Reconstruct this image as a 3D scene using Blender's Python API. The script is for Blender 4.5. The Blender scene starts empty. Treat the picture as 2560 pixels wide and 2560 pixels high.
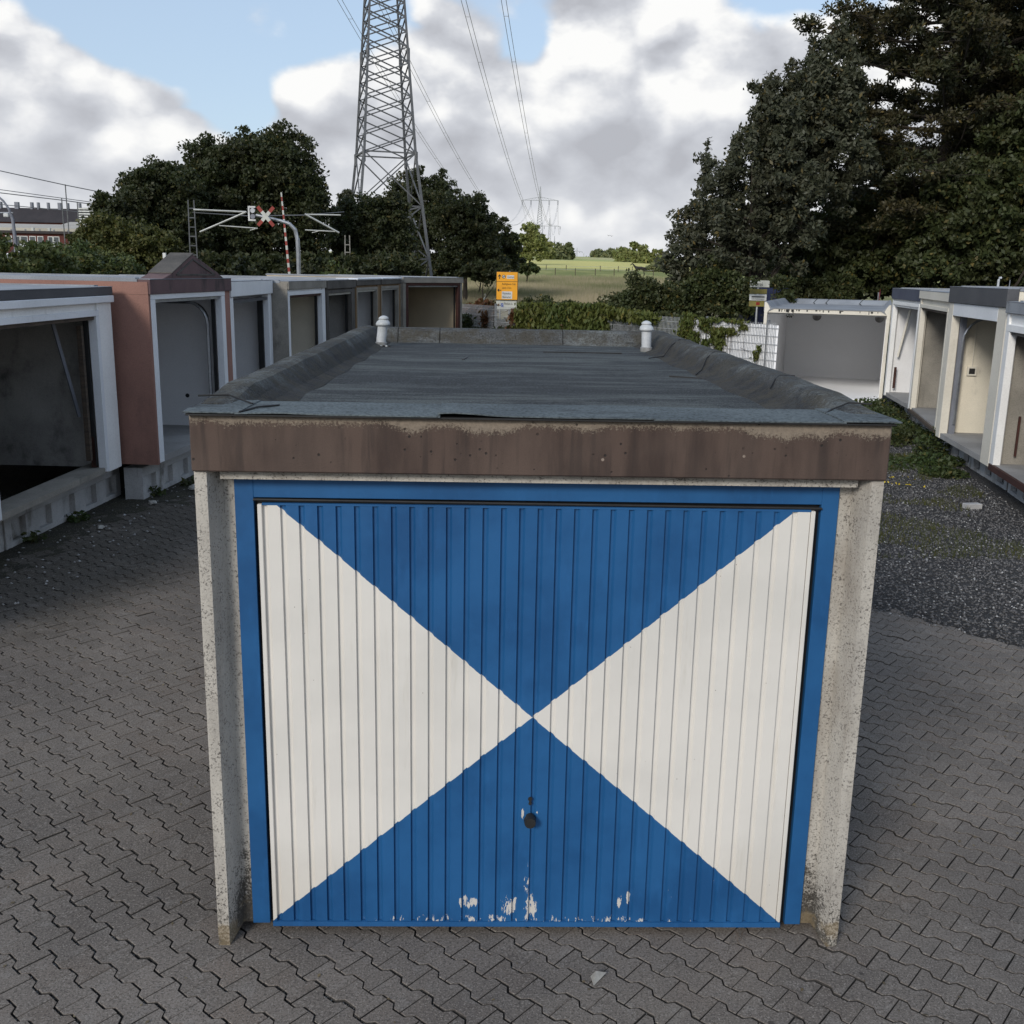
import bpy, bmesh, math, random
import numpy as np
from mathutils import Vector, Matrix
R_ = math.radians
rng = np.random.default_rng(7); random.seed(7)
scene = bpy.context.scene
COL = scene.collection
# ------------------------------------------------------------------ camera
CAM = np.array([-0.2363, -4.3149, 3.1523]); YAW, PITCH, ROLL, FPX = -0.0255, 0.2293, 0.0187, 2570.3
cy_, sy_, cp_, sp_ = math.cos(YAW), math.sin(YAW), math.cos(PITCH), math.sin(PITCH)
fw = np.array([-sy_*cp_, cy_*cp_, -sp_]); r0 = np.array([cy_, sy_, 0.]); u0 = np.cross(r0, fw)
rt = math.cos(ROLL)*r0 + math.sin(ROLL)*u0; up = -math.sin(ROLL)*r0 + math.cos(ROLL)*u0
cd = bpy.data.cameras.new('camera'); cam = bpy.data.objects.new('camera', cd); COL.objects.link(cam)
cd.sensor_width = 36; cd.lens = 36*FPX/2560; cd.clip_start = .1; cd.clip_end = 6000
cam.matrix_world = Matrix([[rt[0], up[0], -fw[0], CAM[0]], [rt[1], up[1], -fw[1], CAM[1]], [rt[2], up[2], -fw[2], CAM[2]], [0, 0, 0, 1]])
scene.camera = cam
def ray(px, py): return fw + (px-1280)/FPX*rt - (py-1280)/FPX*up
def at(px, py, d):                        # surveyed point: on the sight line of a pixel, d metres north of the camera
    r = ray(px, py); return CAM + r*(d/r[1])
# ------------------------------------------------------------------ view, sun, sky
scene.view_settings.view_transform = 'Standard'; scene.view_settings.look = 'None'
scene.view_settings.exposure = 0.0; scene.view_settings.gamma = 1
SUN_EL, SUN_AZ = R_(26), R_(-150)         # azimuth from +y, clockwise (sun is left of and behind the camera)
sd = Vector((math.sin(SUN_AZ)*math.cos(SUN_EL), math.cos(SUN_AZ)*math.cos(SUN_EL), math.sin(SUN_EL)))
sl = bpy.data.lights.new('sun', 'SUN'); sl.energy = 2.3; sl.angle = R_(15); sl.color = (1, .95, .87)
so = bpy.data.objects.new('sun', sl); COL.objects.link(so); so.rotation_euler = sd.to_track_quat('Z', 'Y').to_euler()
world = bpy.data.worlds.new('World'); scene.world = world; world.use_nodes = True

class NT:
    """tiny node-tree helper"""
    def __init__(s, nt): s.nt = nt; s.n = nt.nodes; s.l = nt.links
    def new(s, t, **k):
        x = s.n.new(t)
        for a, b in k.items(): setattr(x, a, b)
        return x
    def link(s, a, b): s.l.new(a, b)
    def put(s, sock, v):
        if isinstance(v, bpy.types.NodeSocket): s.l.new(v, sock)
        elif isinstance(v, (tuple, list)) and len(v) == 3 and sock.type == 'RGBA': sock.default_value = (*v, 1)
        else: sock.default_value = v
    def m(s, op, a, b=0., c=0., clamp=False):
        x = s.new('ShaderNodeMath', operation=op, use_clamp=clamp)
        s.put(x.inputs[0], a); s.put(x.inputs[1], b); s.put(x.inputs[2], c); return x.outputs[0]
    def v(s, op, a, b=(0, 0, 0)):
        x = s.new('ShaderNodeVectorMath', operation=op); s.put(x.inputs[0], a)
        if op == 'SCALE': s.put(x.inputs[3], b)
        else: s.put(x.inputs[1], b)
        return x.outputs['Value'] if op in ('DOT_PRODUCT', 'LENGTH', 'DISTANCE') else x.outputs[0]
    def ramp(s, x, a, b, c=0., d=1., smooth=True):
        n = s.new('ShaderNodeMapRange', interpolation_type='SMOOTHSTEP' if smooth else 'LINEAR')
        s.put(n.inputs[0], x); s.put(n.inputs[1], a); s.put(n.inputs[2], b); s.put(n.inputs[3], c); s.put(n.inputs[4], d); return n.outputs[0]
    def mix(s, f, a, b, kind='MIX'):
        n = s.new('ShaderNodeMix', data_type='RGBA', blend_type=kind); n.clamp_factor = True
        s.put(n.inputs[0], f); s.put(n.inputs[6], a); s.put(n.inputs[7], b); return n.outputs[2]
    def noise(s, vec, scale, detail=4, rough=.55, dist=0.):
        n = s.new('ShaderNodeTexNoise'); s.put(n.inputs['Vector'], vec); s.put(n.inputs['Scale'], scale)
        n.inputs['Detail'].default_value = detail; n.inputs['Roughness'].default_value = rough; n.inputs['Distortion'].default_value = dist
        return n.outputs[0]
    def vor(s, vec, scale, feature='F1'):
        n = s.new('ShaderNodeTexVoronoi', feature=feature); s.put(n.inputs['Vector'], vec); s.put(n.inputs['Scale'], scale); return n.outputs['Distance']

W = NT(world.node_tree)
for n in list(W.n): W.n.remove(n)
tc = W.new('ShaderNodeTexCoord'); D = W.v('NORMALIZE', tc.outputs['Generated'])
sky = W.new('ShaderNodeTexSky', sky_type='NISHITA'); sky.sun_disc = False; sky.sun_elevation = SUN_EL; sky.sun_rotation = SUN_AZ
sky.air_density = 1.0; sky.dust_density = 1.2; sky.ozone_density = 1.2
sep = W.new('ShaderNodeSeparateXYZ'); W.link(D, sep.inputs[0]); dz = sep.outputs[2]
h = W.m('MAXIMUM', dz, 0.0)
def uvw(vec): return W.v('MULTIPLY', vec, (1., 1., 1.45))          # clouds a little flatter than wide
def blob(px, py, rad, amp):                # soft round swelling (or hole) of the cloud field round one direction
    d = ray(px, py); d = d/np.linalg.norm(d); dist = W.v('DISTANCE', D, tuple(d)); return W.ramp(dist, rad/FPX, 0., 0., amp)
def puffs(vec):                             # rounded cauliflower heads
    q = uvw(vec); wob = W.new('ShaderNodeTexNoise'); W.put(wob.inputs['Vector'], q); wob.inputs['Scale'].default_value = 11; wob.inputs['Detail'].default_value = 2
    q2 = W.v('ADD', q, W.v('SCALE', W.v('SUBTRACT', wob.outputs[1], (.5, .5, .5)), .16))
    n = W.new('ShaderNodeTexVoronoi', feature='F1'); W.put(n.inputs['Vector'], q2); n.inputs['Scale'].default_value = 7.5; n.inputs['Detail'].default_value = 1; n.inputs['Roughness'].default_value = .5
    return W.m('SUBTRACT', 1., n.outputs['Distance'])
def low(vec): return W.m('MULTIPLY', W.noise(uvw(vec), 3.4, 3, .56), .62)
pf0 = W.m('MULTIPLY', puffs(D), .34)
def summed(lst):
    o = None
    for b in lst: v = blob(*b); o = v if o is None else W.m('ADD', o, v)
    return o
B = summed([(330, 20, 260, -.34), (470, 130, 230, -.30), (620, 230, 190, -.26), (800, 90, 170, -.22), (540, 380, 150, -.16), (1345, 110, 120, -.20), (1960, -10, 200, -.26), (930, 20, 120, -.10), (150, -60, 200, -.2),
            (20, 190, 260, .26), (230, 230, 170, .22), (350, 260, 120, .14), (610, 50, 150, .20), (750, 260, 150, .16), (900, 330, 220, .16), (1130, 260, 220, .16), (1560, 170, 330, .26), (1750, 330, 400, .22), (1950, 200, 260, .22), (1130, 60, 150, .14), (1480, 60, 160, .12), (300, 480, 400, .12), (1300, 480, 500, .12), (2300, 250, 500, .14)])
d0 = W.m('ADD', W.m('ADD', W.m('MULTIPLY', W.noise(uvw(D), 3.4, 7, .56), .62), pf0), W.m('ADD', B, -.03))
Dl = W.v('NORMALIZE', W.v('ADD', D, (-.010, -.004, .024)))
d1 = W.m('ADD', low(Dl), W.m('MULTIPLY', puffs(Dl), .34))
lowband = W.ramp(dz, .30, .07, .045, .36)
dd0 = W.m('ADD', d0, lowband)
rim = W.m('SUBTRACT', W.m('ADD', low(D), pf0), d1)
L = summed([(60, 120, 170, .30), (280, 200, 130, .34), (180, 170, 120, .2), (760, 240, 120, .26), (1500, 120, 230, .30), (1640, 180, 230, .24), (1420, 220, 140, .26), (1760, 110, 160, .2), (400, 320, 70, .26), (280, 330, 60, .15), (1430, 538, 42, .26), (1527, 540, 36, .18), (1690, 556, 36, .18), (1850, 190, 120, .16),
            (220, 275, 150, -.30), (70, 340, 210, -.22), (120, 430, 220, -.12), (1630, 330, 240, -.12), (1480, 360, 200, -.12), (1140, 290, 190, -.20), (1720, 300, 130, -.1), (1560, 460, 260, -.14), (620, 430, 260, -.08), (1150, 460, 200, -.08), (560, 60, 130, -.12)])
tex = W.m('MULTIPLY', W.m('SUBTRACT', W.noise(uvw(D), 7.0, 5, .6), .5), W.ramp(dz, .02, .25, .7, 1.5))
tex = W.m('ADD', tex, W.m('MULTIPLY', W.m('SUBTRACT', W.noise(uvw(D), 19., 4, .62), .5), W.ramp(dz, .02, .25, .5, 1.35)))
mask = W.m('MULTIPLY', W.ramp(W.m('ADD', dd0, W.m('MULTIPLY', tex, .12)), .45, .60), 1.)
shade = W.m('ADD', W.m('ADD', W.m('MULTIPLY', rim, W.ramp(dz, .02, .2, 1.6, 4.2)), L), W.m('ADD', .57, tex))
cr = W.new('ShaderNodeValToRGB'); W.link(shade, cr.inputs[0]); e = cr.color_ramp.elements
e[0].position = 0.; e[0].color = (.50, .515, .56, 1); e[1].position = 1.; e[1].color = (1.02, 1.02, 1.01, 1)
k = e.new(.30); k.color = (.60, .62, .67, 1); k = e.new(.55); k.color = (.70, .72, .765, 1); k = e.new(.78); k.color = (.88, .89, .91, 1)
skyc = W.new('ShaderNodeMix', data_type='RGBA', blend_type='MULTIPLY'); skyc.inputs[0].default_value = 1
W.link(sky.outputs[0], skyc.inputs[6]); skyc.inputs[7].default_value = (.14, .14, .14, 1)
bluish = W.mix(.55, skyc.outputs[2], (.62, .77, .98))
allsky = W.mix(mask, bluish, cr.outputs[0])
bg = W.new('ShaderNodeBackground'); W.link(allsky, bg.inputs[0]); bg.inputs[1].default_value = .96
wo = W.new('ShaderNodeOutputWorld'); W.link(bg.outputs[0], wo.inputs[0])

# ------------------------------------------------------------------ mesh helpers
def T(*a): return Vector(a)
class MB:
    def __init__(s): s.V = []; s.F = []
    def add(s, vs, fs):
        k = len(s.V); s.V += [tuple(v) for v in vs]; s.F += [tuple(i+k for i in f) for f in fs]; return s
    def box(s, x0, x1, y0, y1, z0, z1):
        return s.add([(x0, y0, z0), (x1, y0, z0), (x1, y1, z0), (x0, y1, z0), (x0, y0, z1), (x1, y0, z1), (x1, y1, z1), (x0, y1, z1)],
                     [(0, 3, 2, 1), (4, 5, 6, 7), (0, 1, 5, 4), (1, 2, 6, 5), (2, 3, 7, 6), (3, 0, 4, 7)])
    def prism(s, poly, axis, a, b):          # poly in the two other axes, extruded along axis from a to b
        n = len(poly)
        def P(p, t):
            return (t, p[0], p[1]) if axis == 'x' else (p[0], t, p[1]) if axis == 'y' else (p[0], p[1], t)
        return s.add([P(p, a) for p in poly]+[P(p, b) for p in poly], [tuple(range(n))[::-1], tuple(range(n, 2*n))]+[(i, (i+1) % n, n+(i+1) % n, n+i) for i in range(n)])
    def tube(s, pts, rad, seg=6, cap=True):
        pts = [Vector(p) for p in pts]; n = len(pts); rad = [rad]*n if not hasattr(rad, '__len__') else rad; k = len(s.V)
        for i, p in enumerate(pts):
            d = (pts[min(i+1, n-1)]-pts[max(i-1, 0)]).normalized(); a = d.orthogonal().normalized() if abs(d.z) > .95 else d.cross(Vector((0, 0, 1))).normalized(); b = d.cross(a)
            if i and (a-pa).length > 1.2 and abs(d.z) > .95: a = pa-d*pa.dot(d); a.normalize(); b = d.cross(a)
            pa = a
            for j in range(seg):
                t = 2*math.pi*j/seg; s.V.append(tuple(p+(a*math.cos(t)+b*math.sin(t))*rad[i]))
        for i in range(n-1):
            for j in range(seg):
                j2 = (j+1) % seg; s.F.append((k+i*seg+j, k+i*seg+j2, k+(i+1)*seg+j2, k+(i+1)*seg+j))
        if cap: s.F.append(tuple(k+j for j in range(seg))[::-1]); s.F.append(tuple(k+(n-1)*seg+j for j in range(seg)))
        return s
    def bar(s, a, b, w, h=None):
        h = h or w; a = Vector(a); b = Vector(b); d = (b-a).normalized(); u = d.cross(Vector((0, 0, 1))); u = Vector((1, 0, 0)) if u.length < 1e-3 else u.normalized(); v = u.cross(d)
        c = [(-w/2, -h/2), (w/2, -h/2), (w/2, h/2), (-w/2, h/2)]
        return s.add([a+u*x+v*y for x, y in c]+[b+u*x+v*y for x, y in c], [(0, 3, 2, 1), (4, 5, 6, 7), (0, 1, 5, 4), (1, 2, 6, 5), (2, 3, 7, 6), (3, 0, 4, 7)])
    def lathe(s, prof, seg=20, c=(0, 0, 0), tilt=(0, 0)):
        k = len(s.V); n = len(prof)
        for r, z in prof:
            for j in range(seg):
                t = 2*math.pi*j/seg; s.V.append((c[0]+r*math.cos(t)+tilt[0]*z, c[1]+r*math.sin(t)+tilt[1]*z, c[2]+z))
        for i in range(n-1):
            for j in range(seg):
                j2 = (j+1) % seg; s.F.append((k+i*seg+j, k+i*seg+j2, k+(i+1)*seg+j2, k+(i+1)*seg+j))
        s.F.append(tuple(k+j for j in range(seg))[::-1]); s.F.append(tuple(k+(n-1)*seg+j for j in range(seg)))
        return s
    def build(s, name, mat, parent=None, bevel=0, smooth=False, subdiv=0):
        me = bpy.data.meshes.new(name); me.from_pydata(s.V, [], s.F); me.update()
        bm = bmesh.new(); bm.from_mesh(me); bmesh.ops.recalc_face_normals(bm, faces=bm.faces)
        if bevel: bmesh.ops.bevel(bm, geom=bm.edges[:], offset=bevel, segments=1, affect='EDGES', profile=.5, clamp_overlap=True)
        bm.to_mesh(me); bm.free()
        if mat: me.materials.append(mat)
        if smooth:
            me.shade_smooth()
        o = bpy.data.objects.new(name, me); COL.objects.link(o)
        if parent: o.parent = parent
        return o
def mesh_np(name, V, F, mat, parent=None):   # F: (n,k) equal-sided faces
    me = bpy.data.meshes.new(name); n, k = F.shape
    me.vertices.add(len(V)); me.vertices.foreach_set('co', V.astype(np.float32).ravel())
    me.loops.add(n*k); me.loops.foreach_set('vertex_index', F.astype(np.int32).ravel())
    me.polygons.add(n); me.polygons.foreach_set('loop_start', np.arange(0, n*k, k, dtype=np.int32)); me.polygons.foreach_set('loop_total', np.full(n, k, dtype=np.int32))
    me.update(calc_edges=True); me.materials.append(mat)
    o = bpy.data.objects.new(name, me); COL.objects.link(o)
    if parent: o.parent = parent
    return o
def tag(o, label=None, cat=None, group=None, kind=None):
    if label: o['label'] = label
    if cat: o['category'] = cat
    if group: o['group'] = group
    if kind: o['kind'] = kind
    return o
def empty(name, loc=(0, 0, 0), rz=0., **k):
    o = bpy.data.objects.new(name, None); COL.objects.link(o); o.location = loc; o.rotation_euler = (0, 0, rz); o.empty_display_size = .2
    return tag(o, **k)

# ------------------------------------------------------------------ materials
def newmat(name):
    m = bpy.data.materials.new(name); m.use_nodes = True; t = NT(m.node_tree); b = t.n['Principled BSDF']
    g = t.new('ShaderNodeNewGeometry'); return m, t, b, g.outputs['Position']
def bump(t, b, hgt, strength, dist=.01):
    n = t.new('ShaderNodeBump'); n.inputs['Strength'].default_value = strength; n.inputs['Distance'].default_value = dist; t.link(hgt, n.inputs['Height']); t.link(n.outputs[0], b.inputs['Normal'])
def col(*c): return tuple(c)
def basic(name, c1, c2=None, scale=3., rough=.7, fine=60., finec=.12, bmp=.2, metal=0., stain=None, stretch=(1, 1, 1), spec=.4):
    """two-tone mottled surface with fine grain; stain = (colour, scale, lo, hi, stretch)"""
    m, t, b, P = newmat(name); c2 = c2 or tuple(x*.75 for x in c1)
    q = t.v('MULTIPLY', P, stretch)
    base = t.mix(t.ramp(t.noise(q, scale, 6, .6), .35, .68), c1, c2)
    f = t.noise(P, fine, 3, .6)
    base = t.mix(t.ramp(f, .3, .75, -finec, finec*2.2, False), base, (0, 0, 0)) if finec else base
    if stain:
        sc, ss, lo, hi, st = stain
        base = t.mix(t.ramp(t.noise(t.v('MULTIPLY', P, st), ss, 7, .65), lo, hi), base, sc)
    t.link(base, b.inputs['Base Color']); b.inputs['Roughness'].default_value = rough; b.inputs['Metallic'].default_value = metal; b.inputs['Specular IOR Level'].default_value = spec
    if bmp: bump(t, b, f, bmp, .004)
    return m
M = {}
M['white'] = basic('white_paint', (.86, .86, .85), (.78, .78, .77), 1.2, .55, 40, .05, .1, stain=((.30, .29, .26), 2.2, .60, .85, (1, 1, .25)))
M['white_blue'] = basic('cool_white_paint', (.76, .78, .81), (.68, .70, .73), 1.2, .5, 40, .04, .08, stain=((.28, .28, .27), 3, .62, .85, (1, 1, .25)))
M['cream'] = basic('cream_paint', (.72, .68, .59), (.64, .60, .52), 1.0, .6, 30, .05, .1, stain=((.30, .26, .18), 2.5, .60, .85, (1, 1, .25)))
M['pink'] = basic('terracotta_render', (.31, .165, .130), (.25, .135, .108), 1.4, .9, 90, .12, .5, stain=((.10, .06, .05), 1.6, .56, .8, (1, 1, .4)))
M['pinkgable'] = basic('weathered_plum_render', (.15, .095, .095), (.12, .075, .078), 1.6, .9, 80, .12, .4, stain=((.04, .034, .035), 2.6, .50, .72, (1, 1, .5)))
M['conc'] = basic('bare_concrete', (.30, .28, .245), (.22, .205, .18), 1.7, .9, 70, .15, .45, stain=((.08, .075, .065), 2.4, .58, .8, (1, 1, .45)))
M['concdark'] = basic('sooty_shaded_concrete', (.115, .105, .095), (.07, .065, .06), 1.7, .92, 60, .15, .45, stain=((.03, .03, .028), 3, .5, .75, (1, 1, .4)))
M['found'] = basic('foundation_concrete', (.50, .50, .50), (.38, .38, .38), 2.0, .9, 60, .12, .4, stain=((.10, .09, .07), 2.2, .52, .75, (1, 1, .6)))
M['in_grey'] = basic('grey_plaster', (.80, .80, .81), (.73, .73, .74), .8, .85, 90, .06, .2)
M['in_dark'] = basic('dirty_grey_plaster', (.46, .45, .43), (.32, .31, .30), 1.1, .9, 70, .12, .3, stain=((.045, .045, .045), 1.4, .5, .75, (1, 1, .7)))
M['in_beige'] = basic('beige_plaster', (.78, .72, .60), (.70, .65, .54), .9, .85, 90, .08, .25, stain=((.22, .20, .17), 1.4, .6, .8, (1, 1, .5)))
M['in_brown'] = basic('brown_beige_plaster', (.66, .56, .40), (.56, .47, .34), .9, .85, 90, .08, .25)
M['in_white'] = basic('white_plaster', (.90, .905, .92), (.86, .865, .88), .6, .8, 60, .03, .15)
M['floor'] = basic('garage_floor', (.33, .325, .32), (.25, .245, .24), 1.4, .8, 60, .12, .2)
M['black'] = basic('black_rubber', (.012, .012, .013), (.02, .02, .02), 5, .6, 50, .05, .1)
M['grey_fascia'] = basic('dark_grey_fascia', (.085, .087, .095), (.068, .07, .078), 2, .7, 60, .1, .2)
M['blue_fascia'] = basic('slate_blue_fascia', (.075, .085, .12), (.06, .068, .10), 2, .7, 60, .1, .2)
M['grey_trim'] = basic('grey_trim', (.20, .21, .245), (.16, .17, .20), 2, .6, 60, .08, .1)
M['rust'] = basic('rusty_brown_steel', (.065, .022, .016), (.045, .018, .014), 6, .75, 60, .2, .3)
M['wood'] = basic('old_wood', (.10, .075, .055), (.055, .042, .034), 4, .85, 60, .2, .4, stretch=(1, 1, 6))
M['ochre'] = basic('ochre_wall', (.235, .155, .085), (.19, .125, .07), 1.6, .9, 70, .12, .3, stain=((.10, .075, .05), 2, .56, .8, (1, 1, .4)))
M['felt_light'] = basic('pale_roof_felt', (.30, .32, .35), (.22, .235, .26), 1.2, .85, 80, .12, .3, stain=((.10, .10, .10), 1.8, .58, .8, (1, 1, 1)))
M['membrane'] = basic('white_roof_membrane', (.66, .69, .75), (.55, .58, .63), 1.2, .5, 20, .04, .1, stain=((.25, .25, .25), 3, .62, .8, (1, 1, 1)))
M['steel'] = basic('galvanised_steel', (.40, .42, .44), (.30, .31, .33), 5, .42, 60, .1, .1, metal=.7)
M['fence'] = basic('grey_fence_rods', (.42, .43, .44), (.32, .33, .34), 3, .5, 30, .05, 0)
M['steel_dk'] = basic('weathered_lattice_steel', (.15, .155, .16), (.10, .105, .11), 3, .55, 30, .08, .05, metal=.35)
M['steel_far'] = basic('pale_lattice_steel', (.26, .275, .29), (.21, .225, .24), .5, .6, 5, .05, 0, metal=.2)  # far pylons: distance haze is put into this paler steel colour
M['cable'] = basic('aluminium_cable', (.16, .165, .175), (.13, .135, .14), .5, .5, 5, .05, 0, metal=.4)
M['alu'] = basic('bare_aluminium_tube', (.60, .60, .56), (.45, .45, .42), 2, .4, 20, .05, 0, metal=.6)
M['plastic_white'] = basic('white_vent_plastic', (.50, .52, .54), (.38, .40, .41), 6, .45, 60, .05, .05, stain=((.20, .18, .15), 9, .62, .8, (1, 1, 1)))
M['vent_grey'] = basic('grey_vent_collar', (.30, .30, .30), (.17, .17, .16), 12, .7, 60, .1, .1)
M['yellow'] = basic('traffic_yellow', (.80, .36, .02), (.72, .32, .02), 2, .45, 20, .03, 0)
M['dull_yellow'] = basic('faded_yellow', (.24, .20, .05), (.17, .15, .05), 5, .6, 20, .1, 0)
M['orange'] = basic('dull_orange_print', (.22, .09, .03), (.16, .07, .03), 8, .7, 20, .1, 0)
M['sign_black'] = basic('sign_black', (.015, .013, .012), None, 2, .5, 20, 0, 0)
M['sign_white'] = basic('sign_white', (.62, .63, .62), None, 2, .45, 20, .02, 0)
M['sign_grey'] = basic('sign_pale_grey', (.50, .51, .47), None, 2, .45, 20, .02, 0)
M['sign_blue'] = basic('sign_blue', (.02, .07, .33), None, 2, .45, 20, .02, 0)
M['navy'] = basic('navy_steel', (.012, .018, .055), (.008, .012, .04), 2, .5, 20, .05, 0)
M['red'] = basic('signal_red', (.26, .028, .018), (.20, .024, .016), 2, .5, 20, .05, 0)
M['brick'] = basic('red_brick', (.12, .036, .030), (.09, .029, .025), .8, .9, 12, .2, .1)
M['slate'] = basic('dark_slate_roof', (.038, .032, .034), (.028, .024, .026), .5, .8, 5, .12, .1)
M['factory'] = basic('beige_sheet_roof', (.42, .39, .34), (.36, .335, .29), .3, .7, 5, .05, 0)
M['glassdk'] = basic('dark_window_glass', (.05, .06, .065), (.10, .11, .12), .4, .15, 5, 0, 0, spec=.6)
M['bark'] = basic('bark', (.055, .045, .035), (.035, .028, .022), 3, .95, 30, .2, .6, stretch=(1, 1, .3))
M['birch'] = basic('pale_dead_wood', (.32, .31, .28), (.2, .19, .17), 3, .9, 30, .2, .2)
M['horse'] = basic('dark_bay_coat', (.016, .013, .013), (.026, .018, .014), 2, .6, 20, .05, 0)
M['bird'] = M['horse']
M['tape'] = basic('fence_tape', (.55, .55, .47), None, 2, .6, 20, 0, 0)
M['vanwhite'] = basic('van_white', (.68, .70, .73), (.62, .64, .67), 2, .3, 20, .02, 0)
M['shell'] = basic('grey_white_shard', (.36, .35, .32), (.26, .25, .23), 20, .5, 90, .05, .1)

def mat_fascia():
    m, t, b, P = newmat('painted_brown_concrete'); s = t.new('ShaderNodeSeparateXYZ'); t.link(P, s.inputs[0]); z = s.outputs[2]; x_ = s.outputs[0]
    vq = t.v('MULTIPLY', P, (1, 1, .22))
    brown = t.mix(t.ramp(t.noise(vq, 5.5, 5, .6), .38, .66), (.084, .055, .043), (.040, .025, .020))
    brown = t.mix(t.ramp(t.noise(t.v('MULTIPLY', P, (1, 1, .07)), 17, 3, .6), .50, .66, 0, .7), brown, (.030, .020, .017))
    brown = t.mix(t.ramp(t.noise(P, 1.6, 3, .6), .4, .65, 0, .4), brown, (.112, .080, .064))
    bare = t.mix(t.noise(P, 55, 4, .6), (.33, .27, .205), (.10, .08, .065))
    edge = t.m('ADD', t.ramp(t.noise(t.v('MULTIPLY', P, (1, 1, .2)), 3.2, 3, .6), .34, .70, .016, .070), t.ramp(x_, -1.5, -.6, .006, .010, False))
    dpt = t.m('SUBTRACT', t.m('SUBTRACT', 2.549, z), edge)
    msk = t.ramp(t.m('ADD', t.m('MULTIPLY', dpt, -5.5), t.noise(P, 95, 4, .9)), .47, .53)
    chips = t.ramp(t.vor(P, 11), .085, .055); chips = t.m('MULTIPLY', chips, t.ramp(t.noise(P, 3.3, 2, .5), .52, .56))
    c = t.mix(msk, brown, bare); c = t.mix(t.m('MULTIPLY', chips, .8), c, (.33, .27, .22))
    pv = t.vor(t.v('ADD', P, (3.3, 1.7, .4)), 24); pits = t.m('MULTIPLY', t.ramp(pv, .17, .10), t.ramp(t.noise(P, 6, 2, .5), .50, .56))
    c = t.mix(t.m('MULTIPLY', pits, .85), c, (.012, .01, .009))
    c = t.mix(t.ramp(t.noise(P, 190, 2, .5), .5, .8, 0, .3), c, (.02, .016, .014))
    t.link(c, b.inputs['Base Color']); b.inputs['Roughness'].default_value = .85
    hh = t.m('ADD', t.m('MULTIPLY', pits, -1.), t.m('MULTIPLY', t.noise(P, 110, 4, .6), .4)); hh = t.m('ADD', hh, t.m('MULTIPLY', msk, -.3)); bump(t, b, hh, .6, .006); return m
def mat_pillar():
    m, t, b, P = newmat('speckled_precast_concrete'); s = t.new('ShaderNodeSeparateXYZ'); t.link(P, s.inputs[0]); z = s.outputs[2]; x = s.outputs[0]; y = s.outputs[1]
    c = t.mix(t.ramp(t.noise(t.v('MULTIPLY', P, (1, 1, .2)), 9, 5, .6), .35, .7), (.47, .44, .39), (.35, .325, .29))
    c = t.mix(t.ramp(t.noise(t.v('MULTIPLY', P, (1, 1, .35)), 3.3, 5, .6), .5, .75, 0, .55), c, (.20, .165, .13))
    spk = t.m('MULTIPLY', t.ramp(t.noise(P, 95, 3, .8), .55, .62), t.ramp(t.noise(P, 14, 3, .5), .36, .6, .35, 1))
    c = t.mix(t.m('MULTIPLY', spk, .8), c, (.055, .045, .04))
    # grime growing up from the foot, thickest on the recessed strip
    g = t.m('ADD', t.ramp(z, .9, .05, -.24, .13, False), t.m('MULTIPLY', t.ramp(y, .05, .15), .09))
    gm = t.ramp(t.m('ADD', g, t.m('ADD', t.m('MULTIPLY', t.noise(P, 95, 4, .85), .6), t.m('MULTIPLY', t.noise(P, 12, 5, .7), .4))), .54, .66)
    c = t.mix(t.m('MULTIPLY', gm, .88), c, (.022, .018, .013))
    yel = t.ramp(t.m('ADD', t.noise(P, 7, 4, .6), t.ramp(z, .35, .0, -.3, .15)), .5, .62)
    c = t.mix(t.m('MULTIPLY', yel, .55), c, (.24, .18, .10))
    t.link(c, b.inputs['Base Color']); b.inputs['Roughness'].default_value = .92; bump(t, b, t.m('ADD', t.noise(P, 120, 4, .7), t.m('MULTIPLY', spk, -.4)), .7, .005); return m
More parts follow.
